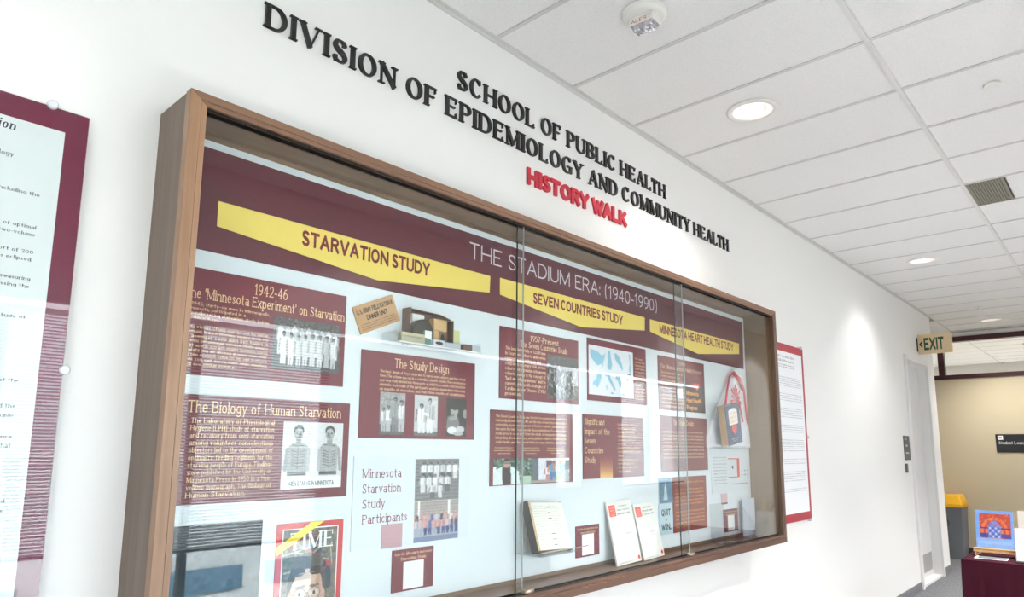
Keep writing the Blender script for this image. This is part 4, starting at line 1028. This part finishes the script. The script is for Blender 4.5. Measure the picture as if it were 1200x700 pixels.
mesh_obj('card_sheet', MB().box(2.178, 2.268, YB-.002, YB, 1.327, 1.399), mat('pale_rose', '#d3b0b2', .5), o)
mesh_obj('foot_band', MB().box(2.178, 2.268, YB-.0023, YB-.002, 1.327, 1.338), maroon_ink, o)

# acrylic tray and the ration contents on it
def acr(q, *b): q.box(*b)
p = thing('acrylic_shelf', 'clear acrylic tray shelf fixed to the white board above the Study Design panel', 'shelf', (-.4, YB, 2.09))
mesh_obj('tray', MB().box(-.63, -.19, -.125, YB, 2.088, 2.0915).box(-.63, -.19, -.125, -.122, 2.0916, 2.117).box(-.63, -.6275, -.1219, YB, 2.0916, 2.13).box(-.1925, -.19, -.1219, YB, 2.0916, 2.13), ACRYLIC, p)
mesh_obj('white_edge', MB().box(-.62, -.2, -.1262, -.1252, 2.087, 2.0915), white_ink, p)
ZS = 2.0918
p = thing('ration_carton', 'old brown open ration carton standing on the acrylic shelf', 'box', (-.42, -.04, ZS))
mesh_obj('back_flap', MB().prism([(-.535, ZS), (-.3, ZS), (-.3, 2.222), (-.36, 2.236), (-.53, 2.24)], 'y', -.036, -.034), carton, p)
mesh_obj('side_flap', MB().box(-.539, -.5355, -.085, -.034, ZS, 2.238).box(-.3, -.2965, -.07, -.034, ZS, 2.218), carton, p)
mesh_obj('top_flap', MB().prism([(-.53, 2.24), (-.36, 2.236), (-.3, 2.222), (-.3, 2.219), (-.36, 2.233), (-.53, 2.237)][::-1], 'y', -.06, -.0365), carton, p)
rotx = lambda x, y, z: Matrix.Translation((x, y, z)) @ Matrix.Rotation(R(90), 4, 'X')
p = thing('ration_can', 'dark olive ration can on its side in the middle of the carton', 'can', (-.472, -.07, ZS))
mesh_obj('can_body', MB().lathe([(.048, 0), (.052, .002), (.052, .03), (.048, .032)], (0, 0, 0), 28, rotx(-.475, -.058, ZS+.0525)), olive_tin, p, smooth=False)
mesh_obj('lid_rim', MB().lathe([(.0518, .0285), (.0522, .0315), (.05, .033), (.047, .0325)], (0, 0, 0), 28, rotx(-.475, -.058, ZS+.0525), caps=False), dark_metal, p)
o = thing('buff_packet', 'long buff packet at the front left of the acrylic shelf', 'packet', (-.545, -.1, ZS))
mesh_obj('wrapper', MB().box(-.602, -.487, -.116, -.092, ZS, ZS+.038), buff, o, .002)
q = MB(); text_mb(q, greek(14), 'body', -.595, ZS+.02, .008, -.1163, width=.1, seg=4); mesh_obj('lettering', q, grey_ink, o)
o = mesh_obj('white_packet', MB().box(-.505, -.443, -.055, -.046, ZS, ZS+.13), white_ink, None, .001); tag(o, 'small white label packet lying on top of the olive can', 'packet')
o = thing('teal_packet', 'small teal and white packet in front of the olive can', 'packet', (-.466, -.1, ZS))
mesh_obj('wrapper', MB().box(-.483, -.449, -.109, -.098, ZS, ZS+.058), mat('teal_wrap', '#5f8f86', .6), o, .001)
mesh_obj('white_label', MB().prism([(-.483, ZS+.03), (-.449, ZS+.022), (-.449, ZS+.058), (-.483, ZS+.058)], 'y', -.1096, -.1091), white_ink, o)
o = mesh_obj('biscuit_pack', MB().box(-.42, -.35, -.088, -.056, ZS+.0705, ZS+.118, None), biscuit, None, .003); tag(o, 'tan biscuit pack lying on top of the upright packs', 'packet')
o = mesh_obj('biscuit_pack', MB().box(-.42, -.392, -.088, -.058, ZS, ZS+.07), biscuit, None, .003); tag(o, 'upright tan pack below the lying biscuit pack', 'packet')
o = thing('medallion_pack', 'upright brown pack with a dark oval emblem beside the tan pack', 'packet', (-.373, -.075, ZS))
mesh_obj('wrapper', MB().box(-.39, -.356, -.088, -.058, ZS, ZS+.07), mat('brown_wrap', '#8b7458', .7), o, .002)
q = MB(); n = 20; q.prism([(-.373+.011*math.cos(2*PI*k/n), ZS+.036+.024*math.sin(2*PI*k/n)) for k in range(n)], 'y', -.0886, -.0881); mesh_obj('emblem', q, dark_metal, o)
o = mesh_obj('yellow_card', MB().box(-.294, -.255, -.062, -.059, ZS, ZS+.09, None), mat('lime_card', '#d6d79c', .7), None); tag(o, 'pale yellow-green card standing right of the brown carton', 'card')
o = thing('cigarette_box', 'flat white box with a dark oval mark at the shelf front', 'box', (-.43, -.11, ZS))
mesh_obj('wrapper', MB().box(-.447, -.388, -.1205, -.0895, ZS, ZS+.026), white_ink, o, .001)
q = MB(); q.prism([(-.418+.02*math.cos(2*PI*k/n), ZS+.013+.006*math.sin(2*PI*k/n)) for k in range(n)], 'y', -.121, -.1206); mesh_obj('emblem', q, navy_ink, o)
o = mesh_obj('white_box', MB().box(-.384, -.3, -.118, -.09, ZS, ZS+.022), mat('pale_box', '#d8dde2', .6), None, .001); tag(o, 'flat plain white box at the shelf front, right of the marked one', 'box')
o = mesh_obj('brown_box', MB().box(-.282, -.235, -.119, -.09, ZS, ZS+.026), mat('choc_box', '#7d5038', .6), None, .001); tag(o, 'tiny chocolate-brown box at the right end of the acrylic shelf', 'box')

# open diary on a wire stand
p = thing('open_diary', 'open black ring diary with handwritten pages on a clear stand', 'book', (.27, -.13, 1.24))
mt = Matrix.Translation((.272, -.16, 1.247)) @ Matrix.Rotation(R(-20), 4, 'X') @ Matrix.Rotation(R(3), 4, 'Y')
mesh_obj('cover', MB().box(-.127, .127, .036, .04, -.006, .222, mt).box(-.131, -.1272, -.002, .04, -.006, .222, mt).box(-.02, .129, .0345, .0359, -.004, .22, mt), leather, p, .001)
mesh_obj('page_block', MB().box(-.1265, -.112, .0, .0345, 0, .214, mt).box(-.1119, .112, .004, .0345, 0, .214, mt), page_edge, p, .001)
mesh_obj('page_sheet', MB().box(-.108, .0, .0015, .0035, .001, .213, mt).box(.001, .112, .0022, .0038, .001, .213, mt), page, p)
mesh_obj('cover_edge', MB().box(.1122, .131, .018, .0345, -.004, .22, mt), leather, p, .001)
q = MB()
for k in range(17): text_mb(q, greek(14), 'body', -.102, .195-k*.0115, .0055, .0012, width=.092, m=mt, seg=4); text_mb(q, greek(14), 'body', .01, .195-k*.0115, .0055, .0019, width=.092*random.uniform(.6, 1), m=mt, seg=4)
mesh_obj('handwriting', q, mat('faded_ink', '#b3b1aa', .7), p)
for zz in (.02, .045, .07, .14, .165, .19):
    mesh_obj('ring', MB().tube([mt @ Vector((.0+.009*math.cos(a), .006-.012*math.sin(a), zz)) for a in np.linspace(0, PI, 8)], .0012, 6), dark_metal, p, smooth=True)
p = thing('diary_stand', 'clear bent stand holding up the open diary', 'stand', (.27, -.1, 1.22))
mesh_obj('ledge', MB().box(.14, .405, -.175, -.03, 1.226, 1.2295).box(.14, .405, -.178, -.1752, 1.226, 1.246), ACRYLIC, p)
mesh_obj('lip_edge', MB().box(.14, .48, -.1795, -.1782, 1.2425, 1.246), chrome, p)

# booklets leaning on the ledge
def booklet(x, w_, h_, lab, rt):
    t = thing('booklet', lab, 'booklet', (x+w_/2, -.11, 1.097), 'white booklets leaning in the case')
    a = math.asin(min(.9, .062/h_))
    mt = Matrix.Translation((x, -.107, 1.0975)) @ Matrix.Rotation(-a, 4, 'X') @ Matrix.Rotation(R(rt), 4, 'Y')
    mesh_obj('page_block', MB().box(.001, w_-.001, .0008, .0092, .001, h_-.001, mt), page, t)
    mesh_obj('cover', MB().box(0, w_, 0, .0007, 0, h_, mt).box(0, w_, .0093, .01, 0, h_, mt), booklet_w, t)
    mesh_obj('red_label', MB().box(.012, .012+w_*.26, -.0005, -.0001, h_*.76, h_*.94, mt), mat('label_red', '#e5492f', .5), t)
    q = MB()
    for k, s_ in enumerate((8, 12, 13)): text_mb(q, greek(s_), 'bodyb', w_*.62, h_*(.9-.062*k), .0105, -.0004, width=.0095*s_, align='c', m=mt, seg=5)
    for k, s_ in enumerate((12, 8)): text_mb(q, greek(s_), 'body', w_*.66, h_*(.46-.05*k), .005, -.0004, width=.004*s_, align='c', m=mt, seg=4)
    text_mb(q, greek(40), 'body', .012, h_*.03, .0045, -.0004, width=w_*.6, m=mt, seg=4)
    mesh_obj('lettering', q, black_ink, t)
    q = MB()
    for k in range(4): text_mb(q, greek(5), 'body', .012+w_*.13, h_*(.885-.035*k), .006, -.0008, width=w_*.15, align='c', m=mt, seg=4)
    mesh_obj('label_lettering', q, white_ink, t)
    mesh_obj('red_seal', MB().prism([(w_-.03, .012), (w_-.012, .012), (w_-.01, .024), (w_-.021, .034), (w_-.032, .024)], 'y', -.0004, -.0001, mt), red_ink, t)
booklet(.828, .232, .325, 'taller white booklet with a red label leaning next to the maroon card', -1.5)
booklet(1.084, .215, .3, 'smaller white booklet with a red label leaning on the right of its pair', -2)

# acrylic leaflet holders at right
def holder(x, w_, lab, leaf):
    t = thing('leaflet_holder', lab, 'holder', (x, -.1, 1.097))
    prof = [(-.155, 1.20), (-.152, 1.20), (-.125, 1.1), (-.05, 1.1), (-.046, 1.34), (-.043, 1.34), (-.047, 1.0972), (-.127, 1.0972)]
    mesh_obj('bent_sheet', MB().prism(prof, 'x', x, x+w_), ACRYLIC, t)
    if leaf:
        mesh_obj('side_wall', MB().prism([(-.15, 1.2), (-.125, 1.1002), (-.0485, 1.1002), (-.047, 1.33)], 'x', x, x+.002).prism([(-.15, 1.2), (-.125, 1.1002), (-.0485, 1.1002), (-.047, 1.33)], 'x', x+w_-.002, x+w_), ACRYLIC, t)
holder(2.42, .235, 'clear acrylic leaflet holder against the right end of the case', True)
holder(1.98, .2, 'empty clear acrylic holder left of the small maroon card at the right end', False)
o = mesh_obj('leaflet', MB().box(2.44, 2.635, -.062, -.054, 1.1005, 1.352), mat('leaflet_blue', '#cfd6e2', .6), None); tag(o, 'pale leaflets standing in the right-hand acrylic holder', 'leaflet')

# drawstring bag
p = thing('drawstring_bag', 'white drawstring bag with red cords hanging at the right of the case', 'bag', (2.33, -.05, 1.70))
nx, nz = 22, 26; V = []; F = []
for side in (0, 1):
    for j in range(nz+1):
        t_ = j/nz; z = 1.705+t_*.5
        wl = 1.985+(.385*max(0, (t_-.15)/.85)**1.1); wr = 2.665-.16*max(0, (t_-.1)/.9)**1.6
        for i in range(nx+1):
            s_ = i/nx
            y = -.036-(.0 if side else 1)*((math.sin(PI*s_)**.6)*.045*(1-.75*t_)+.006*math.sin(9*s_+5*t_)*math.sin(PI*s_)*(1-t_*.4)+.004*math.sin(22*s_)*math.sin(PI*s_)*t_)
            V.append((wl+(wr-wl)*s_, y, z+.02*math.sin(PI*s_)*0))
N1 = (nx+1)*(nz+1)
for side in (0, 1):
    for j in range(nz):
        for i in range(nx):
            a = side*N1+j*(nx+1)+i; fcs = (a, a+1, a+nx+2, a+nx+1); F.append(fcs if side == 0 else fcs[::-1])
for i in range(nx):
    F.append((i+1, i, N1+i, N1+i+1)); a = nz*(nx+1)+i; F.append((a, a+1, N1+a+1, N1+a))
for j in range(nz):
    a = j*(nx+1); F.append((a, a+nx+1, N1+a+nx+1, N1+a)); a += nx; F.append((a+nx+1, a, N1+a, N1+a+nx+1))
mesh_obj('bag_body', MB().add(V, F), bag_white, p, smooth=True)
mesh_obj('cord', MB().tube([(2.40, -.05, 2.235), (2.33, -.055, 2.2), (2.26, -.065, 2.1), (2.215, -.07, 1.99), (2.19, -.074, 1.93)], .0075, 8), cord_red, p, smooth=True)
mesh_obj('cord', MB().tube([(2.40, -.05, 2.235), (2.5, -.055, 2.2), (2.545, -.06, 2.12), (2.56, -.06, 2.02), (2.575, -.06, 1.93), (2.60, -.055, 1.87)], .0075, 8), cord_red, p, smooth=True)
mesh_obj('cord', MB().tube([(2.40, -.052, 2.235), (2.46, -.06, 2.19), (2.50, -.065, 2.14), (2.53, -.06, 2.12)], .012, 8), cord_red, p, smooth=True)
mesh_obj('white_cord', MB().tube([(2.38, -.05, 2.235), (2.28, -.06, 2.12), (2.18, -.06, 1.98), (2.1, -.06, 1.9)], .003, 6), bag_white, p, smooth=True)
q = MB(); cx0, cz0 = 2.355, 2.04
for k in range(14):
    a = 2*PI*k/14+.2; r0, r1_ = .022, .085+(.02 if k % 2 else 0)
    pts = [(cx0+r0*.8*math.cos(a-.1), cz0+r0*math.sin(a-.1)), (cx0+r1_*.8*math.cos(a-.1), cz0+r1_*math.sin(a-.1)), (cx0+r1_*.8*math.cos(a+.12), cz0+r1_*math.sin(a+.12)), (cx0+r0*.8*math.cos(a+.12), cz0+r0*math.sin(a+.12))]
    q.prism(pts, 'y', -.083, -.0825)
q.prism([(cx0-.012, cz0+.1), (cx0+.012, cz0+.1), (cx0+.11, cz0-.15), (cx0+.09, cz0-.16)], 'y', -.0835, -.083)
mesh_obj('red_print', q, cord_red, p)

p = thing('cookbook', 'navy blue book with a red heart on its cover, in front of the bag', 'book', (2.12, -.12, 1.71))
mt = Matrix.Translation((2.06, -.155, 1.712)) @ Matrix.Rotation(R(-9), 4, 'Y')
mesh_obj('page_block', MB().box(.002, .2, .003, .05, .004, .258, mt), mat('tan_pages', '#cfae85', .7, noise=((200, 200, 3), .4, '#b9946a')), p)
mesh_obj('front_cover', MB().box(.004, .215, -.0005, .0028, 0, .262, mt), navy, p)
mesh_obj('back_cover', MB().box(0, .215, .0502, .053, 0, .262, mt), navy, p)
mesh_obj('spine', MB().box(.2005, .2145, .003, .05, 0, .262, mt), navy, p)
mesh_obj('cover_label', MB().prism([(.045, .13), (.175, .13), (.175, .225), (.14, .238), (.08, .238), (.045, .225)], 'y', -.0011, -.0006, mt), page, p)
q = MB(); hp = []
for k in range(24):
    a = 2*PI*k/24; hp.append((.112+.042*16*math.sin(a)**3/17, .1+.042*(13*math.cos(a)-5*math.cos(2*a)-2*math.cos(3*a)-math.cos(4*a))/17))
q.prism(hp, 'y', -.0017, -.0012, mt); mesh_obj('heart_emblem', q, mat('heart_red', '#d8452e', .5), p)
q = MB(); text_mb(q, greek(8), 'slab', .11, .2, .02, -.0012, width=.1, align='c', m=mt); text_mb(q, greek(7), 'slab', .11, .17, .02, -.0012, width=.09, align='c', m=mt); text_mb(q, greek(8), 'slab', .11, .142, .018, -.0012, width=.09, align='c', m=mt); mesh_obj('lettering', q, orange_ink, p)
q = MB(); text_mb(q, greek(12), 'body', .11, .035, .009, -.0006, width=.1, align='c', m=mt); text_mb(q, greek(9), 'body', .11, .02, .009, -.0006, width=.07, align='c', m=mt); mesh_obj('lettering', q, white_ink, p)
o = mesh_obj('book_bracket', MB().box(2.04, 2.36, -.165, YB, 1.6985, 1.702).box(2.04, 2.36, -.168, -.1652, 1.6985, 1.715), ACRYLIC, None); tag(o, 'clear acrylic bracket under the navy book', 'shelf')

# ================================================================== WALL LETTERING
def wall_line(s, style, x0, x1, z, cap, m, label, depth=.012, seg=18):
    t = thing('wall_lettering', label, 'lettering', ((x0+x1)/2, 0, z), 'dimensional lettering above the case')
    st = STYLES[style]; KERN = {'LT': -.13, 'LY': -.1, 'TY': -.05, 'WA': -.12, 'RY': -.06}
    W = text_width(s, style, seg)+sum(KERN.get(s[i:i+2], 0) for i in range(len(s)-1)); k = (x1-x0)/W; px = 0
    for i, ch in enumerate(s):
        w_ = glyph(ch, style, seg)[1]
        if ch != ' ':
            q = MB(); text_mb(q, ch, style, x0+px*k, z, cap, -.0005, width=w_*k, depth=depth, seg=seg); mesh_obj('letter', q, m, t)
        px += w_+st['gap']+KERN.get(s[i:i+2], 0)
    return t
wall_line('SCHOOL OF PUBLIC HEALTH', 'serif', -.247, 1.592, 3.309, .09, letter_black, 'top line of black wall letters reading SCHOOL OF PUBLIC HEALTH')
wall_line('DIVISION OF EPIDEMIOLOGY AND COMMUNITY HEALTH', 'serif', -1.158, 2.502, 3.156, .091, letter_black, 'long middle line of black wall letters reading DIVISION OF EPIDEMIOLOGY AND COMMUNITY HEALTH')
wall_line('HISTORY WALK', 'chunky', .232, 1.127, 2.998, .088, letter_red, 'red wall letters reading HISTORY WALK under the black lines')

# ================================================================== POSTERS
def poster(label, x0, x1, z0, z1, b_side, b_top, mcol, mpaper):
    t = thing('wall_poster', label, 'poster', ((x0+x1)/2, 0, z0), 'posters on the white wall')
    mesh_obj('backing', MB().box(x0, x1, -.024, -.020, z0, z1), mcol, t)
    mesh_obj('paper', MB().box(x0+b_side, x1-b_side, -.0245, -.0241, z0+b_top, z1-b_top), mpaper, t)
    return t
p = poster('white poster with dark maroon border at the far left edge of the wall', -2.612, -1.657, 1.153, 2.613, .054, .063, poster_maroon, poster_paper)
q = MB(); text_mb(q, 'ion', 'serif', -1.822, 2.516, .024, -.0248, width=.036, align='r', shear=.2, seg=10); mesh_obj('title_lettering', q, navy_ink, p)
q = MB(); text_mb(q, 'ology', 'bodyb', -1.818, 2.444, .012, -.0248, width=.04, align='r', seg=6)
for z, s in ((2.352, ' supplies, including the'), (2.262, ' development of optimal'), (2.242, 'diets in a two-volume'), (2.194, ' following a cohort of 200'), (2.174, 'the study was eclipsed.'), (2.122, ' used for measuring'), (2.102, ' in assessing the'), (2.02, ' community study of'), (1.855, ' of the'), (1.79, ' and the'), (1.765, 'public'), (1.713, ' science'), (1.69, 'that'), (1.553, ' and'), (1.53, 'the')):
    s2 = greek(58-len(s))+s
    text_mb(q, s2, 'bodyb', -1.752, z, .0095, -.0248, width=.0072*len(s2), align='r', seg=4)
mesh_obj('body_text', q, navy_ink, p)
mesh_obj('cover_sheet', MB().box(-2.612, -1.657, -.0285, -.0255, 1.153, 2.613), GLASS, p)
for (xx, zz) in ((-1.747, 2.617), (-2.5, 2.617), (-1.654, 1.895), (-2.614, 1.895)): mesh_obj('standoff', MB().lathe([(.011, 0), (.013, .003), (.013, .03), (.010, .034)], (0, 0, 0), 18, rotx(xx, -.0005, zz)), mat('clear_knob', '#d5d8dc', .2), p)
p = poster('white poster with thin red border just right of the display case', 2.92, 3.875, 1.115, 2.568, .042, .066, poster_red, poster_paper_b)
q = MB()
for (z, cap, n, x) in ((2.45, .022, 22, 3.08), (2.415, .022, 26, 3.08), (2.385, .012, 40, 3.08), (2.367, .012, 36, 3.08)):
    text_mb(q, greek(n), 'bodyb', x+.3, z, cap, -.0248, width=.55, align='c', seg=5)
zz = 2.30
for blk in (5, 4, 5, 4, 6, 3, 5, 2):
    text_mb(q, greek(20), 'bodyb', 2.99, zz, .0105, -.0248, width=.18, seg=4)
    for k in range(blk): zz -= .0175; text_mb(q, greek(80), 'body', 2.99, zz, .009, -.0248, width=.8, seg=3)
    zz -= .05
mesh_obj('body_text', q, grey_ink, p)
for (xx, z3) in ((3.83, 2.572), (3.0, 2.572), (3.878, 1.8), (3.83, 1.111)): mesh_obj('standoff', MB().lathe([(.011, 0), (.013, .003), (.013, .03), (.010, .034)], (0, 0, 0), 18, rotx(xx, -.0005, z3)), MATS['clear_knob'], p)

# ================================================================== FAR END
# exit sign fixed to the wall, facing down the corridor
p = thing('exit_sign', 'tan EXIT sign with green letters projecting from the white wall', 'sign', (8.4, -.2, 3.0))
mesh_obj('sign_box', MB().box(8.38, 8.42, -.415, -.012, 3.0, 3.272), exit_tan, p, .003)
mesh_obj('wall_bracket', MB().box(8.37, 8.43, -.0118, 0, 3.04, 3.23), dark_metal, p)
mt = Matrix.Translation((8.38, 0, 0)) @ Matrix.Rotation(R(-90), 4, 'Z')
q = MB(); text_mb(q, 'EXIT', 'heavy', .085, 3.05, .17, -.0004, width=.235, m=mt, seg=12); mesh_obj('lettering', q, exit_green, p)
q = MB(); text_mb(q, '<', 'heavy', .03, 3.085, .11, -.0004, width=.04, m=mt); mesh_obj('arrow', q, black_ink, p)
# lounge sign
p = thing('lounge_sign', 'black sign reading Student Lounge on the beige wall', 'sign', (XB, -.68, 1.66))
mesh_obj('sign_plate', MB().box(XB-.012, XB, -.95, -.436, 1.665, 1.955), sign_black, p, .002)
mt = Matrix.Translation((XB-.012, 0, 0)) @ Matrix.Rotation(R(-90), 4, 'Z')
q = MB(); text_mb(q, 'Student Lounge', 'bodyb', .475, 1.795, .045, -.0004, width=.37, m=mt, seg=8); mesh_obj('lettering', q, white_ink, p)
pg = mesh_obj('pictogram', MB().box(XB-.0126, XB-.0121, -.535, -.465, 1.865, 1.93), white_ink, p)
mesh_obj('pictogram_mark', MB().box(XB-.0131, XB-.0127, -.52, -.48, 1.888, 1.908), black_ink, pg)
# room sign
p = thing('room_sign', 'dark grey room sign on the white wall left of the door', 'sign', (7.3, 0, 1.57))
mesh_obj('sign_plate', MB().box(7.224, 7.5, -.008, 0, 1.572, 1.87), sign_grey, p)
q = MB()
text_mb(q, '4-1', 'heavy', 7.26, 1.815, .03, -.0084, width=.1); text_mb(q, '300', 'heavy', 7.29, 1.735, .028, -.0084, width=.1); text_mb(q, 'xoo', 'heavy', 7.28, 1.65, .025, -.0084, width=.15)
mesh_obj('lettering', q, white_ink, p)
o = mesh_obj('card_reader', MB().box(7.22, 7.29, -.02, 0, 1.42, 1.53), mat('reader_grey', '#55585c', .4), None, .004); tag(o, 'narrow grey wall device below the room sign', 'card reader')

# recycling bin
p = thing('recycling_bin', 'grey bin with yellow domed lid in front of the beige wall', 'bin', (10.8, .2, 0))
def tap(x0, x1, y0, y1, z0, z1, k): 
    return [(x0+k, y0+k, z0), (x1-k, y0+k, z0), (x1-k, y1-k, z0), (x0+k, y1-k, z0), (x0, y0, z1), (x1, y0, z1), (x1, y1, z1), (x0, y1, z1)], [(3, 2, 1, 0), (4, 5, 6, 7), (0, 1, 5, 4), (1, 2, 6, 5), (2, 3, 7, 6), (3, 0, 4, 7)]
mesh_obj('bin_body', MB().add(*tap(10.6, 11.1, .02, .48, .0, .8, .03)), bin_grey, p, .01)
mesh_obj('rim', MB().box(10.585, 11.115, .005, .495, .8, .835), bin_yellow, p, .006)
mesh_obj('lid', MB().add([(10.59, .01, .835), (11.11, .01, .835), (11.11, .49, .835), (10.59, .49, .835), (10.66, .05, .99), (11.04, .05, .99), (11.04, .45, .99), (10.66, .45, .99)], [(3, 2, 1, 0), (4, 5, 6, 7), (0, 1, 5, 4), (1, 2, 6, 5), (2, 3, 7, 6), (3, 0, 4, 7)]), bin_yellow, p, .012)
mt = Matrix.Translation((10.598, .3, .55)) @ Matrix.Rotation(R(-90), 4, 'Y') @ Matrix.Rotation(0, 4, 'X')
q = MB()
for k in range(3):
    a0 = 2*PI*k/3; pts = [(.1*math.cos(a), .1*math.sin(a)) for a in np.linspace(a0, a0+1.6, 8)]+[(.075*math.cos(a), .075*math.sin(a)) for a in np.linspace(a0+1.6, a0, 8)]
    q.prism(pts, 'z', .0, .006, mt)
mesh_obj('recycling_mark', q, mat('bin_mark', '#4d5055', .6), p)

# cloth covered table with pictures and leaflets
TZ = .75; TX0, TX1, TY0, TY1 = 5.0, 5.76, -2.6, -.885
p = thing('cloth_table', 'table draped to the floor in dark maroon cloth at the lower right', 'table', ((TX0+TX1)/2, (TY0+TY1)/2, 0))
pts = []; N = 160
per = [(TX0, TY1), (TX0, TY0), (TX1, TY0), (TX1, TY1)]
def peri(n):
    out = []
    L = [(per[i], per[(i+1) % 4]) for i in range(4)]; tot = sum(math.dist(a, b) for a, b in L)
    for a, b in L:
        m_ = max(2, round(n*math.dist(a, b)/tot)); nrm = ((b[1]-a[1]), -(b[0]-a[0])); ln = math.hypot(*nrm); nrm = (-nrm[0]/ln, -nrm[1]/ln)
        for k in range(m_): out.append((a[0]+(b[0]-a[0])*k/m_, a[1]+(b[1]-a[1])*k/m_, nrm, k/m_))
    return out
pr = peri(N); V = []; F = []; rows = 10; n = len(pr)
cxt, cyt = (TX0+TX1)/2, (TY0+TY1)/2
for j in range(rows+1):
    t_ = j/rows; z = TZ-t_*(TZ-.008)
    for i, (x, y, nr, kk) in enumerate(pr):
        ox = 1 if x >= cxt else -1; oy = 1 if y >= cyt else -1
        amp = t_**.8*(.012+.010*math.sin(i*.83)+.007*math.sin(i*1.9+1))
        dx, dy = (x-cxt), (y-cyt); ex = abs(abs(dx)-(TX1-TX0)/2) < 1e-6; ey = abs(abs(dy)-(TY1-TY0)/2) < 1e-6
        V.append((x+(ox*amp if ex else 0), y+(oy*amp if ey else 0), z))
for j in range(rows):
    for i in range(n): F.append((j*n+i, (j+1)*n+i, (j+1)*n+(i+1) % n, j*n+(i+1) % n))
F.append(tuple(range(n)))
mesh_obj('tablecloth', MB().add(V, F), cloth_maroon, p)
# framed picture on a small wooden easel
TZ += .0005
def leaning(x, y0, y1, z0, h_, tilt, th):
    """local frame: u along -y from y0, v up the leaning face, facing -x"""
    return Matrix.Translation((x, y0, z0)) @ Matrix.Rotation(R(-90), 4, 'Z') @ Matrix.Rotation(R(-tilt), 4, 'X')
p = thing('art_print', 'blue-bordered print of a red and blue arch leaning on a wooden easel', 'picture', (5.4, -1.1, TZ+.07))
mt = leaning(5.39, -.95, 0, TZ+.062, .34, 14, 0)
mesh_obj('mount_board', MB().box(0, .285, 0, .008, 0, .345, mt), mat('sky_blue_board', '#7fa6e2', .5), p)
cv = Canvas(70, 84, (.46, .62, .88)); cv.rect(.1, .28, .94, .93, (.72, .3, .24)); 
cv.ell(.5, .42, .38, .42, (.85, .45, .28)); cv.ell(.5, .42, .3, .34, (.7, .26, .25)); cv.ell(.5, .42, .24, .28, (.84, .48, .32))
cv.rect(.1, .28, .94, .4, (.28, .28, .55)); cv.rect(.1, .52, .36, .56, (.2, .25, .5)); cv.rect(.66, .52, .94, .56, (.2, .25, .5))
cv.ell(.5, .55, .17, .2, (.42, .5, .78)); cv.rect(.33, .28, .67, .55, (.42, .5, .78))
for k in range(60): a, b_ = random.uniform(.12, .92), random.uniform(.58, .92); cv.line(a, b_, a+.03, b_+.02, .008, random.choice([(.9, .55, .35), (.6, .2, .2), (.85, .4, .3)]))
for k in range(4):
    for j in range(4): cv.ell(.38+k*.08, .32+j*.075, .02, .022, (.8, .82, .9) if (k+j) % 2 else (.25, .3, .6))
cv.rect(.0, .0, 1, .27, (.5, .66, .9)); cv.rect(.05, .12, .95, .2, (.56, .7, .92)); cv.noise(.03)
photo(cv, .004, .281, .004, .341, -.0006, p, m=mt)
p = thing('table_easel', 'small light wooden easel ledge under the blue-bordered print', 'easel', (5.4, -1.1, TZ))
mesh_obj('ledge', MB().box(5.33, 5.44, -1.265, -.93, TZ+.035, TZ+.06), easel_wood, p, .006)
mesh_obj('stop', MB().box(5.325, 5.345, -1.26, -.935, TZ+.0605, TZ+.075), easel_wood, p, .004)
mesh_obj('foot', MB().box(5.33, 5.56, -.955, -.94, TZ, TZ+.0345), easel_wood, p, .003); mesh_obj('foot', MB().box(5.33, 5.56, -1.255, -1.24, TZ, TZ+.0345), easel_wood, p, .003)
mesh_obj('back_rest', MB().box(0, .02, .009, .022, 0, .26, leaning(5.42, -1.06, 0, TZ+.06, .3, 14, 0)).box(0, .02, .009, .022, 0, .26, leaning(5.42, -1.13, 0, TZ+.06, .3, 14, 0)), easel_wood, p)
o = thing('leaflet', 'folded grey-printed leaflet lying under the front of the easel', 'leaflet', (5.24, -1.05, TZ))
mesh_obj('sheet', MB().box(5.15, 5.31, -1.2, -.96, TZ, TZ+.004), white_ink, o); mesh_obj('print_band', MB().box(5.16, 5.3, -1.19, -.98, TZ+.0042, TZ+.0046), grey_ink, o)
p = thing('art_print', 'cream-mounted print with grey centre behind the upright white flyer', 'picture', (5.45, -1.4, TZ))
mt = leaning(5.46, -1.262, 0, TZ+.001, .38, 12, 0)
mesh_obj('mount_board', MB().box(0, .27, 0, .008, 0, .412, mt), mat('cream_mount', '#e6ddd0', .6), p)
cv = Canvas(40, 50, (.8, .79, .78)); cv.noise(.05, 2); cv.ell(.5, .5, .25, .3, (.66, .64, .66)); cv.ell(.45, .55, .12, .15, (.85, .84, .83))
photo(cv, .05, .22, .12, .375, -.0006, p, m=mt)
p = thing('flyer', 'upright white flyer with fine print at the right edge of the table', 'leaflet', (5.3, -1.35, TZ))
mt = leaning(5.2, -1.262, 0, TZ+.001, .3, 12, 0)
mesh_obj('sheet', MB().box(0, .215, 0, .003, 0, .28, mt), white_ink, p)
q = MB()
for k in range(7): text_mb(q, greek(22), 'body', .03, .2-k*.022, .007, -.0004, width=.15, m=mt, seg=3)
mesh_obj('lettering', q, grey_ink, p)
mesh_obj('support', MB().box(.05, .16, .004, .01, 0, .2, leaning(5.215, -1.262, 0, TZ+.001, .3, 12, 0)), booklet_w, p)
o = mesh_obj('dark_folder', MB().box(5.08, 5.18, -1.5, -1.27, TZ, TZ+.006), black_ink, None); tag(o, 'thin black folder lying in front of the white flyer', 'folder')
